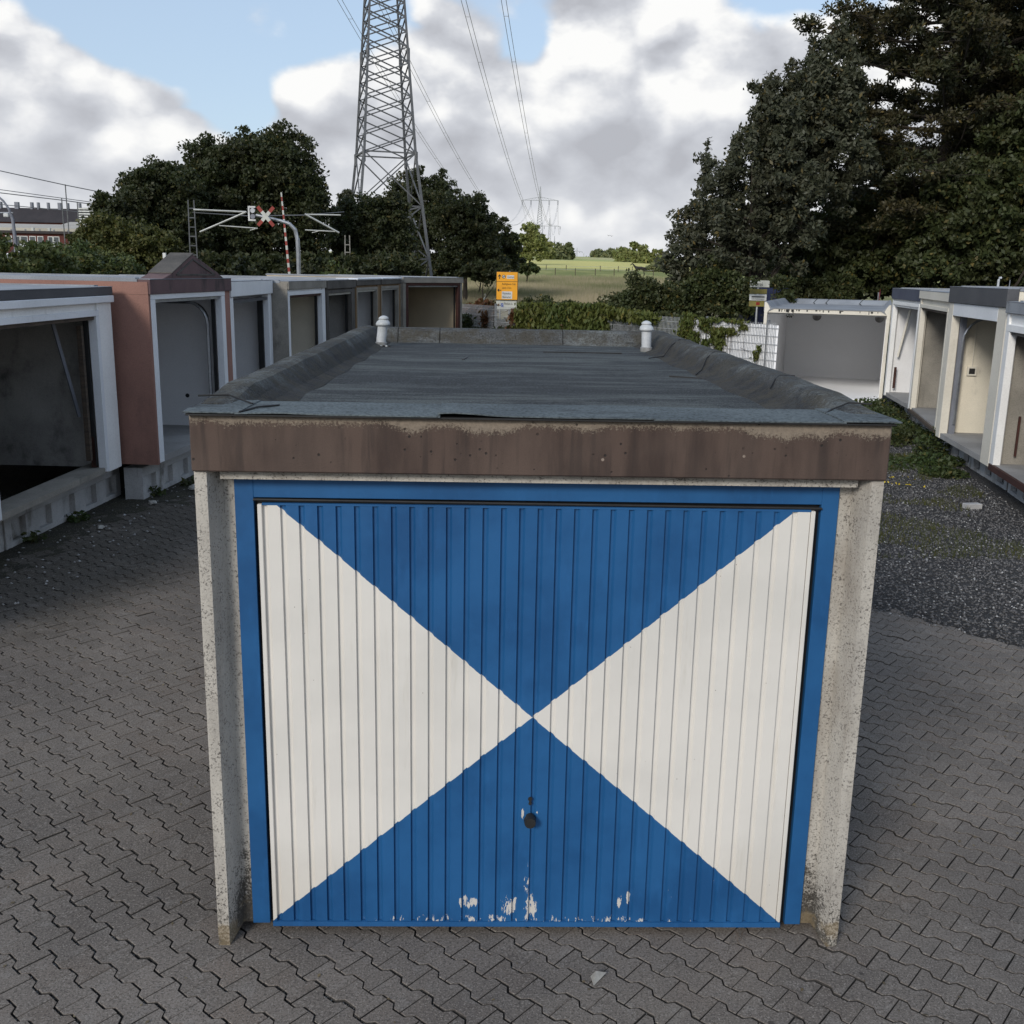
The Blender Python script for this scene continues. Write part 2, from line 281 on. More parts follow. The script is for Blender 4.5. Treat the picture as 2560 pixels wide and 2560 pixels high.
def mat_door(painted=True):
    m, t, b, P = newmat('door_paint' if painted else 'blue_frame_paint'); s = t.new('ShaderNodeSeparateXYZ'); t.link(P, s.inputs[0]); x, z = s.outputs[0], s.outputs[2]
    blue = t.mix(t.ramp(t.noise(P, 2.2, 5, .6), .35, .68), (.016, .098, .255), (.010, .070, .195))
    blue = t.mix(t.ramp(t.noise(t.v('MULTIPLY', P, (1, 1, .3)), 13, 4, .65), .52, .75, 0, .45), blue, (.020, .115, .30))
    speck = t.m('MULTIPLY', t.ramp(t.vor(P, 30), .045, .03), t.m('MULTIPLY', t.ramp(t.noise(P, 2.6, 3, .6), .60, .64), t.ramp(t.m('ABSOLUTE', t.m('SUBTRACT', z, 1.25)), .55, .8, .0, 1.)))
    if painted:
        u = t.m('ABSOLUTE', t.m('ADD', x, .012)); wob = t.m('MULTIPLY', t.m('SUBTRACT', t.noise(P, 34, 3, .6), .5), .006)
        v = t.m('ABSOLUTE', t.m('SUBTRACT', z, 1.142))
        msk = t.ramp(t.m('SUBTRACT', t.m('ADD', v, wob), t.m('MULTIPLY', u, .868)), -.0012, .0012)
        wht = t.mix(t.ramp(t.noise(P, 1.5, 4, .6), .35, .7), (.68, .655, .61), (.61, .59, .55))
        wht = t.mix(t.ramp(t.noise(t.v('MULTIPLY', P, (1, 1, .12)), 16, 4, .6), .58, .8, 0, .35), wht, (.40, .36, .28))
        wdots = t.m('MULTIPLY', t.ramp(t.vor(t.v('ADD', P, (1.1, 0, .3)), 19), .045, .03), t.ramp(t.noise(P, 2.9, 2, .6), .55, .6))
        wht = t.mix(t.ramp(z, .62, .08, 0., .28), wht, (.50, .44, .35)); wht = t.mix(wdots, wht, (.10, .07, .05))
        c = t.mix(msk, wht, blue)
        chipn = t.noise(t.v('MULTIPLY', P, (1, 1, .35)), 42, 5, .7)
        reg = None
        for cx_, cz_, rx, rz in ((-.30, .175, .06, .045), (-.10, .155, .05, .07), (-.005, .14, .04, .09), (-.02, .30, .02, .16), (.435, .19, .014, .05), (.475, .20, .012, .05), (-.19, .08, .6, .035), (.3, .075, .5, .03), (-.046, .645, .008, .035), (.022, .65, .007, .03)):
            e_ = t.m('ADD', t.m('POWER', t.m('DIVIDE', t.m('SUBTRACT', x, cx_), rx), 2.), t.m('POWER', t.m('DIVIDE', t.m('SUBTRACT', z, cz_), rz), 2.))
            a_ = .115 if rx > .2 else (.235 if .04 < rz and rx > .013 and rz < .12 and cz_ < .5 else .22 if rz < .12 else .105)
            r_ = t.ramp(e_, 1.25, .0, 0., a_); reg = r_ if reg is None else t.m('MAXIMUM', reg, r_)
        chips = t.ramp(t.m('ADD', chipn, reg), .665, .69); chips = t.m('MULTIPLY', t.m('MULTIPLY', chips, msk), t.ramp(reg, .0, .03))
        chips = t.m('MAXIMUM', chips, t.m('MULTIPLY', speck, msk))
        c = t.mix(t.m('MULTIPLY', chips, .92), c, (.58, .55, .50))
    else: c = t.mix(t.m('MULTIPLY', speck, .5), blue, (.3, .33, .4))
    t.link(c, b.inputs['Base Color']); b.inputs['Roughness'].default_value = .42; b.inputs['Specular IOR Level'].default_value = .45
    bump(t, b, t.m('ADD', t.noise(P, 6, 3, .5), t.m('MULTIPLY', t.noise(P, 140, 2, .5), .05)), .25, .01); return m
def mat_felt(name, mossy=0., light=0., iso=False):
    m, t, b, P = newmat(name); S1, S2 = ((1, 1, 1), (1.3, 1, 1)) if iso else ((.30, 1.5, 1), (.34, 2.6, 1))
    c = t.mix(t.ramp(t.noise(t.v('MULTIPLY', P, S1), 1.9, 6, .72, .4), .42, .56), (.086+light, .095+light, .093+light), (.030+light*.7, .032+light*.7, .034+light*.7))
    c = t.mix(t.ramp(t.noise(t.v('ADD', t.v('MULTIPLY', P, S2), (7, 3, 0)), 2.3, 5, .7, .5), .48, .56, 0, .75), c, (.026, .028, .031))
    c = t.mix(t.ramp(t.noise(P, 3.1, 5, .65), .54, .72, 0, .45), c, (.10, .115, .12))
    c = t.mix(t.ramp(t.noise(P, 80, 3, .85), .48, .62, 0, .45), c, (.17, .19, .20)); c = t.mix(t.ramp(t.noise(t.v('ADD', P, (3, 3, 3)), 95, 2, .8), .52, .64, 0, .6), c, (.018, .020, .022))
    c = t.mix(t.m('MULTIPLY', t.ramp(t.vor(P, 17), .045, .03), t.ramp(t.noise(P, 3.4, 2, .5), .56, .6)), c, (.34, .34, .34))
    if iso:
        s_ = t.new('ShaderNodeSeparateXYZ'); t.link(P, s_.inputs[0]); ax_ = t.m('ADD', t.m('ABSOLUTE', s_.outputs[0]), t.m('MULTIPLY', t.m('SUBTRACT', t.noise(P, 6, 4, .7), .5), .10))
        c = t.mix(t.ramp(ax_, 1.375, 1.30, 0, .72), c, (.024, .024, .026))
    if mossy:
        c = t.mix(t.ramp(t.m('ADD', t.noise(P, 7, 6, .7), t.m('MULTIPLY', t.noise(P, 70, 2, .7), .45)), .62, .84, 0, mossy), c, (.060, .055, .044))
        c = t.mix(t.ramp(t.noise(P, 60, 3, .8), .54, .62, 0, mossy*.8), c, (.020, .019, .016))
    t.link(c, b.inputs['Base Color']); b.inputs['Roughness'].default_value = .9; b.inputs['Specular IOR Level'].default_value = .2
    bump(t, b, t.m('ADD', t.noise(P, 220, 3, .7), t.m('MULTIPLY', t.noise(P, 34, 4, .7), .8)), .7, .004); return m
def mat_paver():
    m, t, b, P = newmat('concrete_paver'); g = [n for n in t.n if n.type == 'NEW_GEOMETRY'][0]
    oi = t.new('ShaderNodeObjectInfo'); rnd = t.m('FRACT', t.m('ADD', g.outputs['Random Per Island'], oi.outputs['Random']))
    c = t.mix(rnd, (.165, .145, .128), (.210, .184, .163))
    c = t.mix(t.ramp(t.m('FRACT', t.m('MULTIPLY', rnd, 7.3)), .8, 1., 0, .6), c, (.185, .150, .125))
    c = t.mix(t.ramp(t.noise(P, .55, 4, .6), .36, .66, 0, .7), c, (.100, .090, .084))
    s = t.new('ShaderNodeSeparateXYZ'); t.link(P, s.inputs[0]); lf = t.m('MULTIPLY', t.ramp(s.outputs[0], -2.2, -4.6), t.ramp(s.outputs[1], 2.5, 6.5))
    c = t.mix(t.ramp(t.m('ADD', lf, t.m('MULTIPLY', t.noise(P, 1.6, 6, .7), .9)), .55, 1.35, 0, .8), c, (.040, .036, .028))
    c = t.mix(t.ramp(t.noise(t.v('ADD', P, (9, 4, 0)), .9, 5, .7), .52, .70, 0, .5), c, (.215, .19, .165))
    c = t.mix(t.ramp(t.noise(P, 9, 5, .65), .50, .76, 0, .4), c, (.27, .255, .24))
    c = t.mix(t.ramp(t.noise(P, 85, 3, .85), .47, .62, 0, .7), c, (.050, .045, .041))
    c = t.mix(t.ramp(t.noise(t.v('ADD', P, (5, 2, 0)), 110, 2, .8), .54, .66, 0, .6), c, (.34, .31, .28))
    bl = t.m('MULTIPLY', t.ramp(t.vor(P, 4.2), .075, .05), t.ramp(t.noise(P, 1.1, 2, .5), .52, .58)); c = t.mix(t.m('MULTIPLY', bl, .65), c, (.03, .028, .027))
    t.link(c, b.inputs['Base Color']); b.inputs['Roughness'].default_value = .92; b.inputs['Specular IOR Level'].default_value = .15
    bump(t, b, t.m('ADD', t.noise(P, 230, 3, .7), t.m('MULTIPLY', t.noise(P, 14, 3, .5), .6)), .5, .003); return m
def mat_ground(name, c1, c2, c3, sc=3., fine=45., bmpd=.02, spk=(.45, .45, .43), spkamt=.0, spks=80.):
    m, t, b, P = newmat(name)
    c = t.mix(t.ramp(t.noise(P, sc, 6, .65), .38, .62), c1, c2); c = t.mix(t.ramp(t.noise(P, fine, 4, .7), .42, .68), c, c3)
    if spkamt: c = t.mix(t.m('MULTIPLY', t.ramp(t.noise(P, spks, 2, .7), .62, .67), spkamt), c, spk)
    t.link(c, b.inputs['Base Color']); b.inputs['Roughness'].default_value = .95; bump(t, b, t.noise(P, fine, 5, .75), .9, bmpd); return m
def mat_leaf(name, c1, c2, c3=None, hue=.3, trans=.25, nsc=.7):
    m, t, b, P = newmat(name); g = [n for n in t.n if n.type == 'NEW_GEOMETRY'][0]
    r = g.outputs['Random Per Island']
    c = t.mix(r, c1, c2)
    c = t.mix(t.ramp(t.noise(P, nsc, 3, .6), .42, .62, 0, .65), c, c3 or c2)
    c = t.mix(t.ramp(t.m('FRACT', t.m('MULTIPLY', r, 17.)), .93, 1., 0, hue), c, (.22, .15, .035))
    t.link(c, b.inputs['Base Color']); b.inputs['Roughness'].default_value = .55; b.inputs['Specular IOR Level'].default_value = .3
    tr = t.new('ShaderNodeBsdfTranslucent'); t.link(t.mix(.5, c, (.09, .12, .02)), tr.inputs[0]); mx = t.new('ShaderNodeMixShader'); mx.inputs[0].default_value = trans
    t.link(b.outputs[0], mx.inputs[1]); t.link(tr.outputs[0], mx.inputs[2]); t.link(mx.outputs[0], t.n['Material Output'].inputs[0]); return m
def mat_field():
    m, t, b, P = newmat('meadow'); s = t.new('ShaderNodeSeparateXYZ'); t.link(P, s.inputs[0]); x, y = s.outputs[0], s.outputs[1]
    yy = t.m('ADD', y, t.m('MULTIPLY', t.m('SUBTRACT', t.noise(P, .03, 3, .6), .5), 30.)); yy = t.m('ADD', yy, t.m('MULTIPLY', x, -.25))
    q = t.v('MULTIPLY', P, (1, .35, 1))
    dry = t.mix(t.ramp(t.noise(q, .09, 6, .65), .40, .60), (.34, .255, .20), (.10, .115, .048))
    dry = t.mix(t.ramp(t.noise(q, .9, 5, .7), .40, .68, 0, .65), dry, (.40, .32, .23))
    green = t.mix(t.ramp(t.noise(q, .12, 5, .65), .38, .62), (.19, .21, .075), (.31, .30, .12))
    c = t.mix(t.ramp(yy, 80, 122), dry, green)
    c = t.mix(t.ramp(yy, 215, 240), c, t.mix(t.noise(q, .05, 4, .6), (.60, .54, .20), (.50, .47, .18)))  # yellow grass strip, with the sunlight on it painted in as brighter colour
    c = t.mix(t.ramp(yy, 335, 385), c, t.mix(t.ramp(t.noise(q, .02, 4, .6), .4, .6), (.36, .40, .15), (.44, .41, .22)))
    c = t.mix(t.ramp(y, 70, 45), c, (.035, .045, .02))
    t.link(c, b.inputs['Base Color']); b.inputs['Roughness'].default_value = 1.; b.inputs['Specular IOR Level'].default_value = .1; bump(t, b, t.noise(q, 1.4, 6, .7), .5, .3); return m
M['fascia'] = mat_fascia(); M['pillar'] = mat_pillar(); M['door'] = mat_door(); M['frameblue'] = mat_door(False)
M['felt'] = mat_felt('roof_felt'); M['felt_edge'] = mat_felt('mossy_roof_felt', .8, .040, True); M['felt_strip'] = basic('roof_edge_felt', (.135, .160, .170), (.090, .108, .118), 2.2, .9, 70, .35, .4, stain=((.035, .038, .042), 3.5, .54, .74, (.5, 1, 1)), spec=.2); M['felt_rear'] = mat_felt('rear_edge_felt', .8, .06)
M['paver'] = mat_paver()
M['joint'] = mat_ground('joint_sand', (.016, .015, .014), (.024, .022, .020), (.009, .009, .008), 3, 90, .006, (.22, .21, .20), .5, 170)
M['joint_side'] = basic('soiled_paver_side', (.050, .046, .042), (.030, .028, .026), 6, .9, 60, .1, .1)
M['gravel'] = mat_ground('dark_gravel', (.022, .021, .022), (.034, .033, .033), (.008, .008, .009), 2, 40, .03, (.42, .42, .42), .5, 60)
M['soil'] = mat_ground('mossy_soil', (.020, .018, .010), (.030, .028, .012), (.012, .010, .008), 3, 40, .02, (.35, .33, .28), .5, 60)
M['stone'] = basic('gravel_stone', (.15, .145, .145), (.020, .020, .022), 30, .8, 60, .1, .2)
M['stone_w'] = basic('pale_gravel_stone', (.42, .42, .42), (.25, .25, .25), 6, .8, 60, .1, .2)
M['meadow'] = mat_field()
M['leaf_dark'] = mat_leaf('dark_leaves', (.026, .035, .015), (.052, .062, .026), (.036, .038, .017))
M['leaf_right'] = mat_leaf('maple_leaves', (.036, .050, .018), (.066, .078, .028), (.048, .052, .022), .5)
M['leaf_poplar'] = mat_leaf('silvery_leaves', (.045, .052, .030), (.085, .090, .060), (.050, .050, .030), .5, .2)
M['needle'] = mat_leaf('pine_needles', (.030, .036, .016), (.045, .046, .020), (.058, .044, .020), .5, .12)
M['leaf_olive'] = mat_leaf('olive_leaves', (.060, .068, .020), (.095, .095, .028), (.050, .060, .020), .5)
M['leaf_hedge'] = mat_leaf('bramble_leaves', (.045, .070, .024), (.080, .105, .036), (.095, .100, .035), .5)
M['leaf_ivy'] = mat_leaf('creeper_leaves', (.060, .085, .022), (.105, .130, .035), (.120, .125, .030), .5)
M['leaf_red'] = mat_leaf('red_creeper_leaves', (.10, .030, .014), (.07, .05, .02), (.12, .045, .02), .2)
M['leaf_far'] = mat_leaf('sunny_far_leaves', (.15, .19, .055), (.25, .27, .09), (.20, .20, .08), .4)
M['leaf_far2'] = mat_leaf('far_leaves', (.13, .16, .08), (.19, .21, .10), (.20, .20, .085), .4)
M['weed'] = mat_leaf('weed_leaves', (.030, .055, .016), (.060, .085, .028), (.060, .062, .026), .4)
M['grassblade'] = mat_leaf('dry_grass_blades', (.44, .36, .26), (.34, .31, .18), (.10, .13, .045), .1, .3, .05)
M['leaf_litter'] = mat_leaf('dry_fallen_leaves', (.10, .075, .04), (.22, .18, .11), (.06, .045, .03), .4, .05)
M['bloom'] = basic('yellow_bloom', (.65, .48, .03), None, 3, .6, 20, 0, 0)

# ------------------------------------------------------------------ ground
def hz(d):                                  # terrain height by distance north of the camera
    return 0. if d < 55 else .0235*max(d-65, 0)*min(1, (d-55)/40) if d < 600 else 12.6-.004*(d-600)
def terrain():
    ys = np.concatenate([np.linspace(-40, 40, 9), np.linspace(50, 200, 31), np.linspace(210, 640, 44), np.linspace(700, 3400, 28)])
    xs = np.concatenate([np.linspace(-1600, -160, 13), np.linspace(-140, 200, 69), np.linspace(220, 1700, 13)])
    X, Y = np.meshgrid(xs, ys); Z = np.vectorize(hz)(Y+4.3)
    Z = Z+np.where(Y > 60, (np.sin(X*.11+Y*.03)*.12+np.sin(X*.043-Y*.05)*.12)*np.clip((Y-60)/60, 0, 1), 0)-.06*(Y <= 40)
    Z = np.where((Y < 60), np.minimum(Z, -.06), Z)
    V = np.stack([X.ravel(), Y.ravel(), Z.ravel()], 1); nx, ny = len(xs), len(ys)
    i = (np.arange(ny-1)[:, None]*nx+np.arange(nx-1)[None]).ravel()
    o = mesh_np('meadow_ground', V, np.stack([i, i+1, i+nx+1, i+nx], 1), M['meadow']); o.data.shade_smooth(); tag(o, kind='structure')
terrain()
U = np.array([math.cos(R_(-42)), math.sin(R_(-42))]); Vv = np.array([math.cos(R_(48)), math.sin(R_(48))])
PL, PW = .200, .140
def paver_mesh():
    a, g = .0150, .0058
    def w(x):                              # +1 at the ends, -1 in the middle, trapezoid
        t = abs(x)/(PL/2); return -1 if t < .37 else 1 if t > .63 else -1+2*(t-.37)/.26
    xs = [-PL/2+.0024, -PL/2*.63, -PL/2*.37, PL/2*.37, PL/2*.63, PL/2-.0024]
    top = [(x, PW/2+a*w(x)-g) for x in xs]; bot = [(x, -PW/2-a*w(x)+g) for x in xs]
    loop = bot+top[::-1]; n = len(loop); c = 1-.030
    vs = [(x*c, y*c, 0.) for x, y in loop]+[(x, y, -.0035) for x, y in loop]+[(x, y, -.05) for x, y in loop]
    fs = [tuple(range(n))]+[(i, i+n, (i+1) % n+n, (i+1) % n) for i in range(n)]+[(i+n, i+2*n, (i+1) % n+2*n, (i+1) % n+n) for i in range(n)]
    return vs, fs
pv, pf = paver_mesh()
ORG = np.array([.085, .010])
ground = MB().box(-9, 9, -6, 15, -.25, -.018).build('pavement', M['joint']); tag(ground, kind='structure')
def gravel_y(x):                            # where the gravel begins over the pavers on the right
    pts = [(1.6, 5.3), (3.49, 5.03), (3.8, 4.85), (4.03, 4.45), (4.3, 4.1), (4.9, 3.6), (7, 1.5)]
    return float(np.interp(x, [p[0] for p in pts], [p[1] for p in pts]))
cells = []
for r in range(-70, 130):
    for c in range(-60, 70):
        p = ORG+U*(c+(.5 if r % 2 else 0))*PL+Vv*r*PW
        x, y = p
        if -5.9 < x < 5.6 and -3.6 < y < 13.5:
            if abs(x) < 1.3 and .6 < y < 5.8: continue
            if x > 1.4 and y > gravel_y(x)+.5: continue
            if x < -5.0 and y < -1: continue
            q = np.array([x, y, 0])-CAM; d = q@fw; px, py = 1280+FPX*(q@rt)/d, 1280-FPX*(q@up)/d
            vis = -60 < px < 2620 and py < 2640 and d > .5
            hid = 480 < px < 2180 and 1100 < py < 2290
            cells.append(((0 if vis and not hid else 1)*1000+d, x, y))
cells.sort()
def paver_tf(x, y, i):
    r2 = np.random.default_rng(i); a = R_(-42)+r2.normal(0, .006); return x+r2.normal(0, .0008), y+r2.normal(0, .0008), r2.normal(0, .0016), a, r2.normal(0, .009), r2.normal(0, .009)
pme = bpy.data.meshes.new('paver'); pme.from_pydata(pv, [], pf); pme.materials.append(M['paver']); pme.materials.append(M['joint_side'])
side_idx = [0]*13+[1]*12; pme.polygons.foreach_set('material_index', side_idx)
first300 = cells[:300]; rest = cells[300:]
for i, (_, x, y) in enumerate(first300):
    o = bpy.data.objects.new('paver', pme); COL.objects.link(o); o.parent = ground; a = paver_tf(x, y, i); o.location = a[:3]; o.rotation_euler = (a[4], a[5], a[3])
pvn = np.array(pv)
VV = []; FF = []
def stack_pavers(lst, name):
    mb = MB()
    for i, (_, x, y) in enumerate(lst):
        X, Y, Z, a, tx, ty = paver_tf(x, y, i+1000); ca, sa = math.cos(a), math.sin(a)
        q = np.stack([pvn[:, 0]*ca-pvn[:, 1]*sa+X, pvn[:, 0]*sa+pvn[:, 1]*ca+Y, pvn[:, 2]+Z+pvn[:, 0]*tx+pvn[:, 1]*ty], 1)
        mb.add(q.tolist(), pf)
    me = bpy.data.meshes.new(name); me.from_pydata(mb.V, [], mb.F); me.materials.append(M['paver']); me.materials.append(M['joint_side']); me.polygons.foreach_set('material_index', side_idx*len(lst)); o = bpy.data.objects.new(name, me); COL.objects.link(o); o.parent = ground; return o
tag(stack_pavers(rest, 'distant_pavers'), kind='stuff')
def vnoise(x, y, s, seed=0):                # cheap value noise
    x = np.asarray(x)*s; y = np.asarray(y)*s; xi = np.floor(x).astype(int); yi = np.floor(y).astype(int); fx = x-xi; fy = y-yi
    fx = fx*fx*(3-2*fx); fy = fy*fy*(3-2*fy)
    def hsh(a, b): v = np.sin(a*127.1+b*311.7+seed*17.3)*43758.5453; return v-np.floor(v)
    return (hsh(xi, yi)*(1-fx)+hsh(xi+1, yi)*fx)*(1-fy)+(hsh(xi, yi+1)*(1-fx)+hsh(xi+1, yi+1)*fx)*fy
def fbm(x, y, s, seed=0): return sum(vnoise(x, y, s*2**k, seed+k)*.5**k for k in range(4))/1.875
def heightfield(name, x0, x1, y0, y1, step, fn, mat):
    xs = np.arange(x0, x1+step/2, step); ys = np.arange(y0, y1+step/2, step); X, Y = np.meshgrid(xs, ys); Z = fn(X, Y)
    V = np.stack([X.ravel(), Y.ravel(), Z.ravel()], 1); nx, ny = len(xs), len(ys); i = (np.arange(ny-1)[:, None]*nx+np.arange(nx-1)[None]).ravel()
    F = np.stack([i, i+1, i+nx+1, i+nx], 1); keep = V[F, 2].max(1) > -.012; o = mesh_np(name, V, F[keep], mat); o.data.shade_smooth(); return tag(o, kind='structure')
GX = np.vectorize(gravel_y)
def gfn(X, Y):
    dd = Y-GX(X); n = fbm(X, Y, 6, 3)-.5; return np.clip(-.03+(dd+n*.35)*.10, -.03, .018)+(fbm(X, Y, 22, 8)-.5)*.016
heightfield('gravel_yard', 1.2, 11, 1, 24, .05, gfn, M['gravel'])
def sfn(X, Y):
    edge = np.interp(Y, [2, 5, 7, 8.5, 9.5, 10.5, 14], [-5.55, -5.0, -4.7, -4.55, -4.1, -3.4, -2.6]); n = fbm(X, Y, 3.2, 5)-.5
    return np.clip(-.03+(edge-X+n*1.1)*.07, -.03, .012)+(fbm(X, Y, 20, 9)-.5)*.014
heightfield('mossy_soil', -9, -1.5, 1, 32, .06, sfn, M['soil'])

# ------------------------------------------------------------------ leaves, crowns, trees
def leaf_mesh(name, C, size, mat, parent=None, up_bias=.0, elong=1.5, rnd=rng, dirs=None):
    n = len(C); N = rnd.normal(size=(n, 3)); N[:, 2] += up_bias*2; N /= np.linalg.norm(N, axis=1)[:, None]+1e-9
    A = rnd.normal(size=(n, 3)) if dirs is None else dirs; A = A-N*(A*N).sum(1)[:, None]; A /= np.linalg.norm(A, axis=1)[:, None]+1e-9; Bv = np.cross(N, A)
    s = (size*rnd.uniform(.6, 1.3, n))[:, None]
    V = np.stack([C-A*s*elong*.5, C+Bv*s*.42+N*s*.12, C+A*s*elong*.5, C-Bv*s*.42+N*s*.12], 1).reshape(-1, 3)
    F = np.arange(n*4).reshape(n, 4); return mesh_np(name, V, F, mat, parent)
def crown_points(lobes, n, clump=.45, fill=.25, rnd=rng, shell=.4, shoots=0.):
    lobes = np.array(lobes, float); wts = lobes[:, 3]*lobes[:, 5]; wts /= wts.sum()
    nc = max(12, int(n/90)); li = rnd.choice(len(lobes), nc, p=wts); d = rnd.normal(size=(nc, 3)); d /= np.linalg.norm(d, axis=1)[:, None]
    r = rnd.uniform(0, 1, nc)**shell; r *= rnd.uniform(.74, 1.16, nc); C = lobes[li, :3]+d*r[:, None]*lobes[li, 3:6]
    k = rnd.integers(0, nc, n); rad = clump*rnd.uniform(.5, 1.3, nc)
    off = rnd.normal(size=(n, 3)); off /= np.linalg.norm(off, axis=1)[:, None]; off *= (rnd.uniform(.1, 1, n)**.6)[:, None]*rad[k][:, None]; off[:, 2] *= .7
    if shoots:                               # leafy wands standing up out of the crown
        m = int(n*.22); top = np.where(C[:, 2] > np.quantile(C[:, 2], .35))[0]; kk = rnd.choice(top, 90); hh = shoots*rnd.uniform(.5, 1.3, 90); q = rnd.integers(0, 90, m); u = rnd.uniform(0, 1, m)
        wd = (.16*(1-u*.75))[:, None]*rnd.normal(size=(m, 3)); P2 = C[kk][q]+np.stack([np.zeros(m), np.zeros(m), u*hh[q]], 1)+wd; return np.concatenate([C[k]+off, P2]), C
    return C[k]+off, C
def limbs(base, top, C, r, nb=10, rnd=rng):
    mb = MB(); base = Vector(base); top = Vector(top); mid = base.lerp(top, .5)+Vector((rnd.normal(0, .15), rnd.normal(0, .15), 0))
    mb.tube([base, mid, top], [r, r*.7, r*.25], 7)
    for i in rnd.choice(len(C), min(nb, len(C)), replace=False):
        e_ = Vector(C[i]); t = rnd.uniform(.25, .8); s = base.lerp(top, t); m_ = s.lerp(e_, .5)+Vector((0, 0, -.1*(e_-s).length+.15)); mb.tube([s, m_, e_], [r*.35, r*.2, r*.06], 4, False)
    return mb
def px_lobes(spec, d, squash=.85):
    out = []
    for (x, y, rx, ry, *dd) in spec:
        D_ = d+(dd[0] if dd else 0); p = at(x, y, D_); s = D_/FPX; out.append((*p, rx*s, max(rx, ry)*s*squash, ry*s))
    return out
def tree(name, lobes, n, lsize, mat, label, group=None, cat='tree', trunk=.22, clump=.5, zb=0., shell=.4, nb=12, elong=1.5, tmat=None, up=0., shoots=0.):
    lobes = np.array(lobes, float); c = lobes[:, :3].mean(0); top = (c[0], c[1], lobes[:, 2].mean()+.5*lobes[:, 5].mean())
    root = empty(name, (c[0], c[1], zb), label=label, cat=cat, group=group)
    Pn, C = crown_points(lobes, n, clump, shell=shell, shoots=shoots); off = np.array([c[0], c[1], zb])
    leaf_mesh('crown', Pn-off, lsize, mat, root, elong=elong, up_bias=up)
    limbs((0, 0, 0), Vector(top)-Vector(off), C-off, trunk, nb).build('trunk', tmat or M['bark'], root); return root
DK = 'dark trees on the left beyond the garages'
tree('broadleaf_tree', px_lobes([(560, 500, 130, 125), (650, 430, 110, 105), (720, 440, 85, 105), (610, 590, 150, 100), (500, 440, 60, 85), (770, 520, 55, 110), (740, 620, 90, 90), (690, 360, 60, 40), (570, 380, 60, 45)], 62), 95000, .155, M['leaf_dark'],
     'tallest dark round tree on the left, behind the level crossing signal', DK, trunk=.4, clump=.6)
tree('broadleaf_tree', px_lobes([(380, 520, 75, 100), (440, 500, 70, 80), (420, 600, 90, 90), (345, 480, 35, 50), (400, 450, 30, 40)], 58), 42000, .145, M['leaf_dark'], 'dark tree between the olive bush and the tallest left tree, behind the rail mast', DK, clump=.5)
tree('broadleaf_tree', px_lobes([(285, 560, 50, 75), (255, 520, 18, 45), (310, 610, 60, 60), (330, 540, 40, 60)], 56), 20000, .14, M['leaf_dark'], 'slender dark tree with a thin pointed tip beside the striped white facade', DK, clump=.4)
tree('olive_bush', px_lobes([(250, 600, 60, 48), (310, 600, 70, 62), (200, 610, 35, 34), (370, 620, 70, 50)], 50), 24000, .13, M['leaf_olive'], 'olive green bushy tree in front of the dark trees at far left', None, trunk=.15, clump=.45)
tree('broadleaf_tree', px_lobes([(900, 590, 75, 85), (945, 580, 80, 90), (980, 550, 45, 60), (880, 640, 60, 60), (975, 640, 60, 60)], 66), 46000, .155, M['leaf_dark'], 'dark tree hiding the left feet of the tall pylon', DK, clump=.55)
tree('pale_tree', px_lobes([(855, 540, 32, 60), (870, 490, 25, 28), (885, 560, 40, 50)], 74), 6000, .18, M['leaf_poplar'], 'pale feathery tree top just left of the tall pylon feet', None, clump=.35)
tree('broadleaf_tree', px_lobes([(1060, 520, 70, 90), (1095, 500, 45, 65), (1060, 600, 80, 90), (1030, 450, 30, 30), (1010, 500, 40, 60)], 93), 40000, .175, M['leaf_dark'], 'dark tree directly behind the right feet of the tall pylon', DK, clump=.6)
tree('broadleaf_tree', px_lobes([(1160, 560, 60, 85), (1200, 570, 50, 75), (1180, 640, 90, 60), (1120, 540, 50, 70)], 88), 36000, .175, M['leaf_dark'], 'dark tree right of the tall pylon, with an uneven sloping crown', DK, clump=.6)
tree('broadleaf_tree', px_lobes([(1245, 610, 45, 60), (1275, 630, 30, 45), (1240, 660, 50, 40)], 96), 14000, .22, M['leaf_dark'], 'lowest dark tree at the right end of the left tree belt', DK, clump=.5)
def zt(d): return hz(d)
tree('sunlit_tree', px_lobes([(1320, 605, 40, 38), (1345, 620, 26, 32), (1305, 625, 28, 30), (1330, 580, 24, 18)], 300), 9000, .55, M['leaf_far'], 'sunlit light green tree left of the second pylon', None, zb=zt(300), clump=1.2, trunk=.3)
bsp = [(1195, 668, 40, 16, 100), (1250, 668, 40, 15, 104), (1315, 668, 38, 14, 125)]
for i, (x, y, rx, ry, d) in enumerate(bsp):
    tree('green_bush', px_lobes([(x, y, rx, ry), (x+rx*.6, y+3, rx*.6, ry*.7), (x-rx*.5, y+4, rx*.6, ry*.8)], d), 5000, .22, M['weed'], ['low green bush above the road sign, under the dark trees', 'middle low green bush between the dark trees and the meadow', 'rounded light green bush nearest the sunlit tree'][i], 'bushes at the foot of the left trees', 'bush', trunk=.08, zb=zt(d), clump=.4, nb=4)
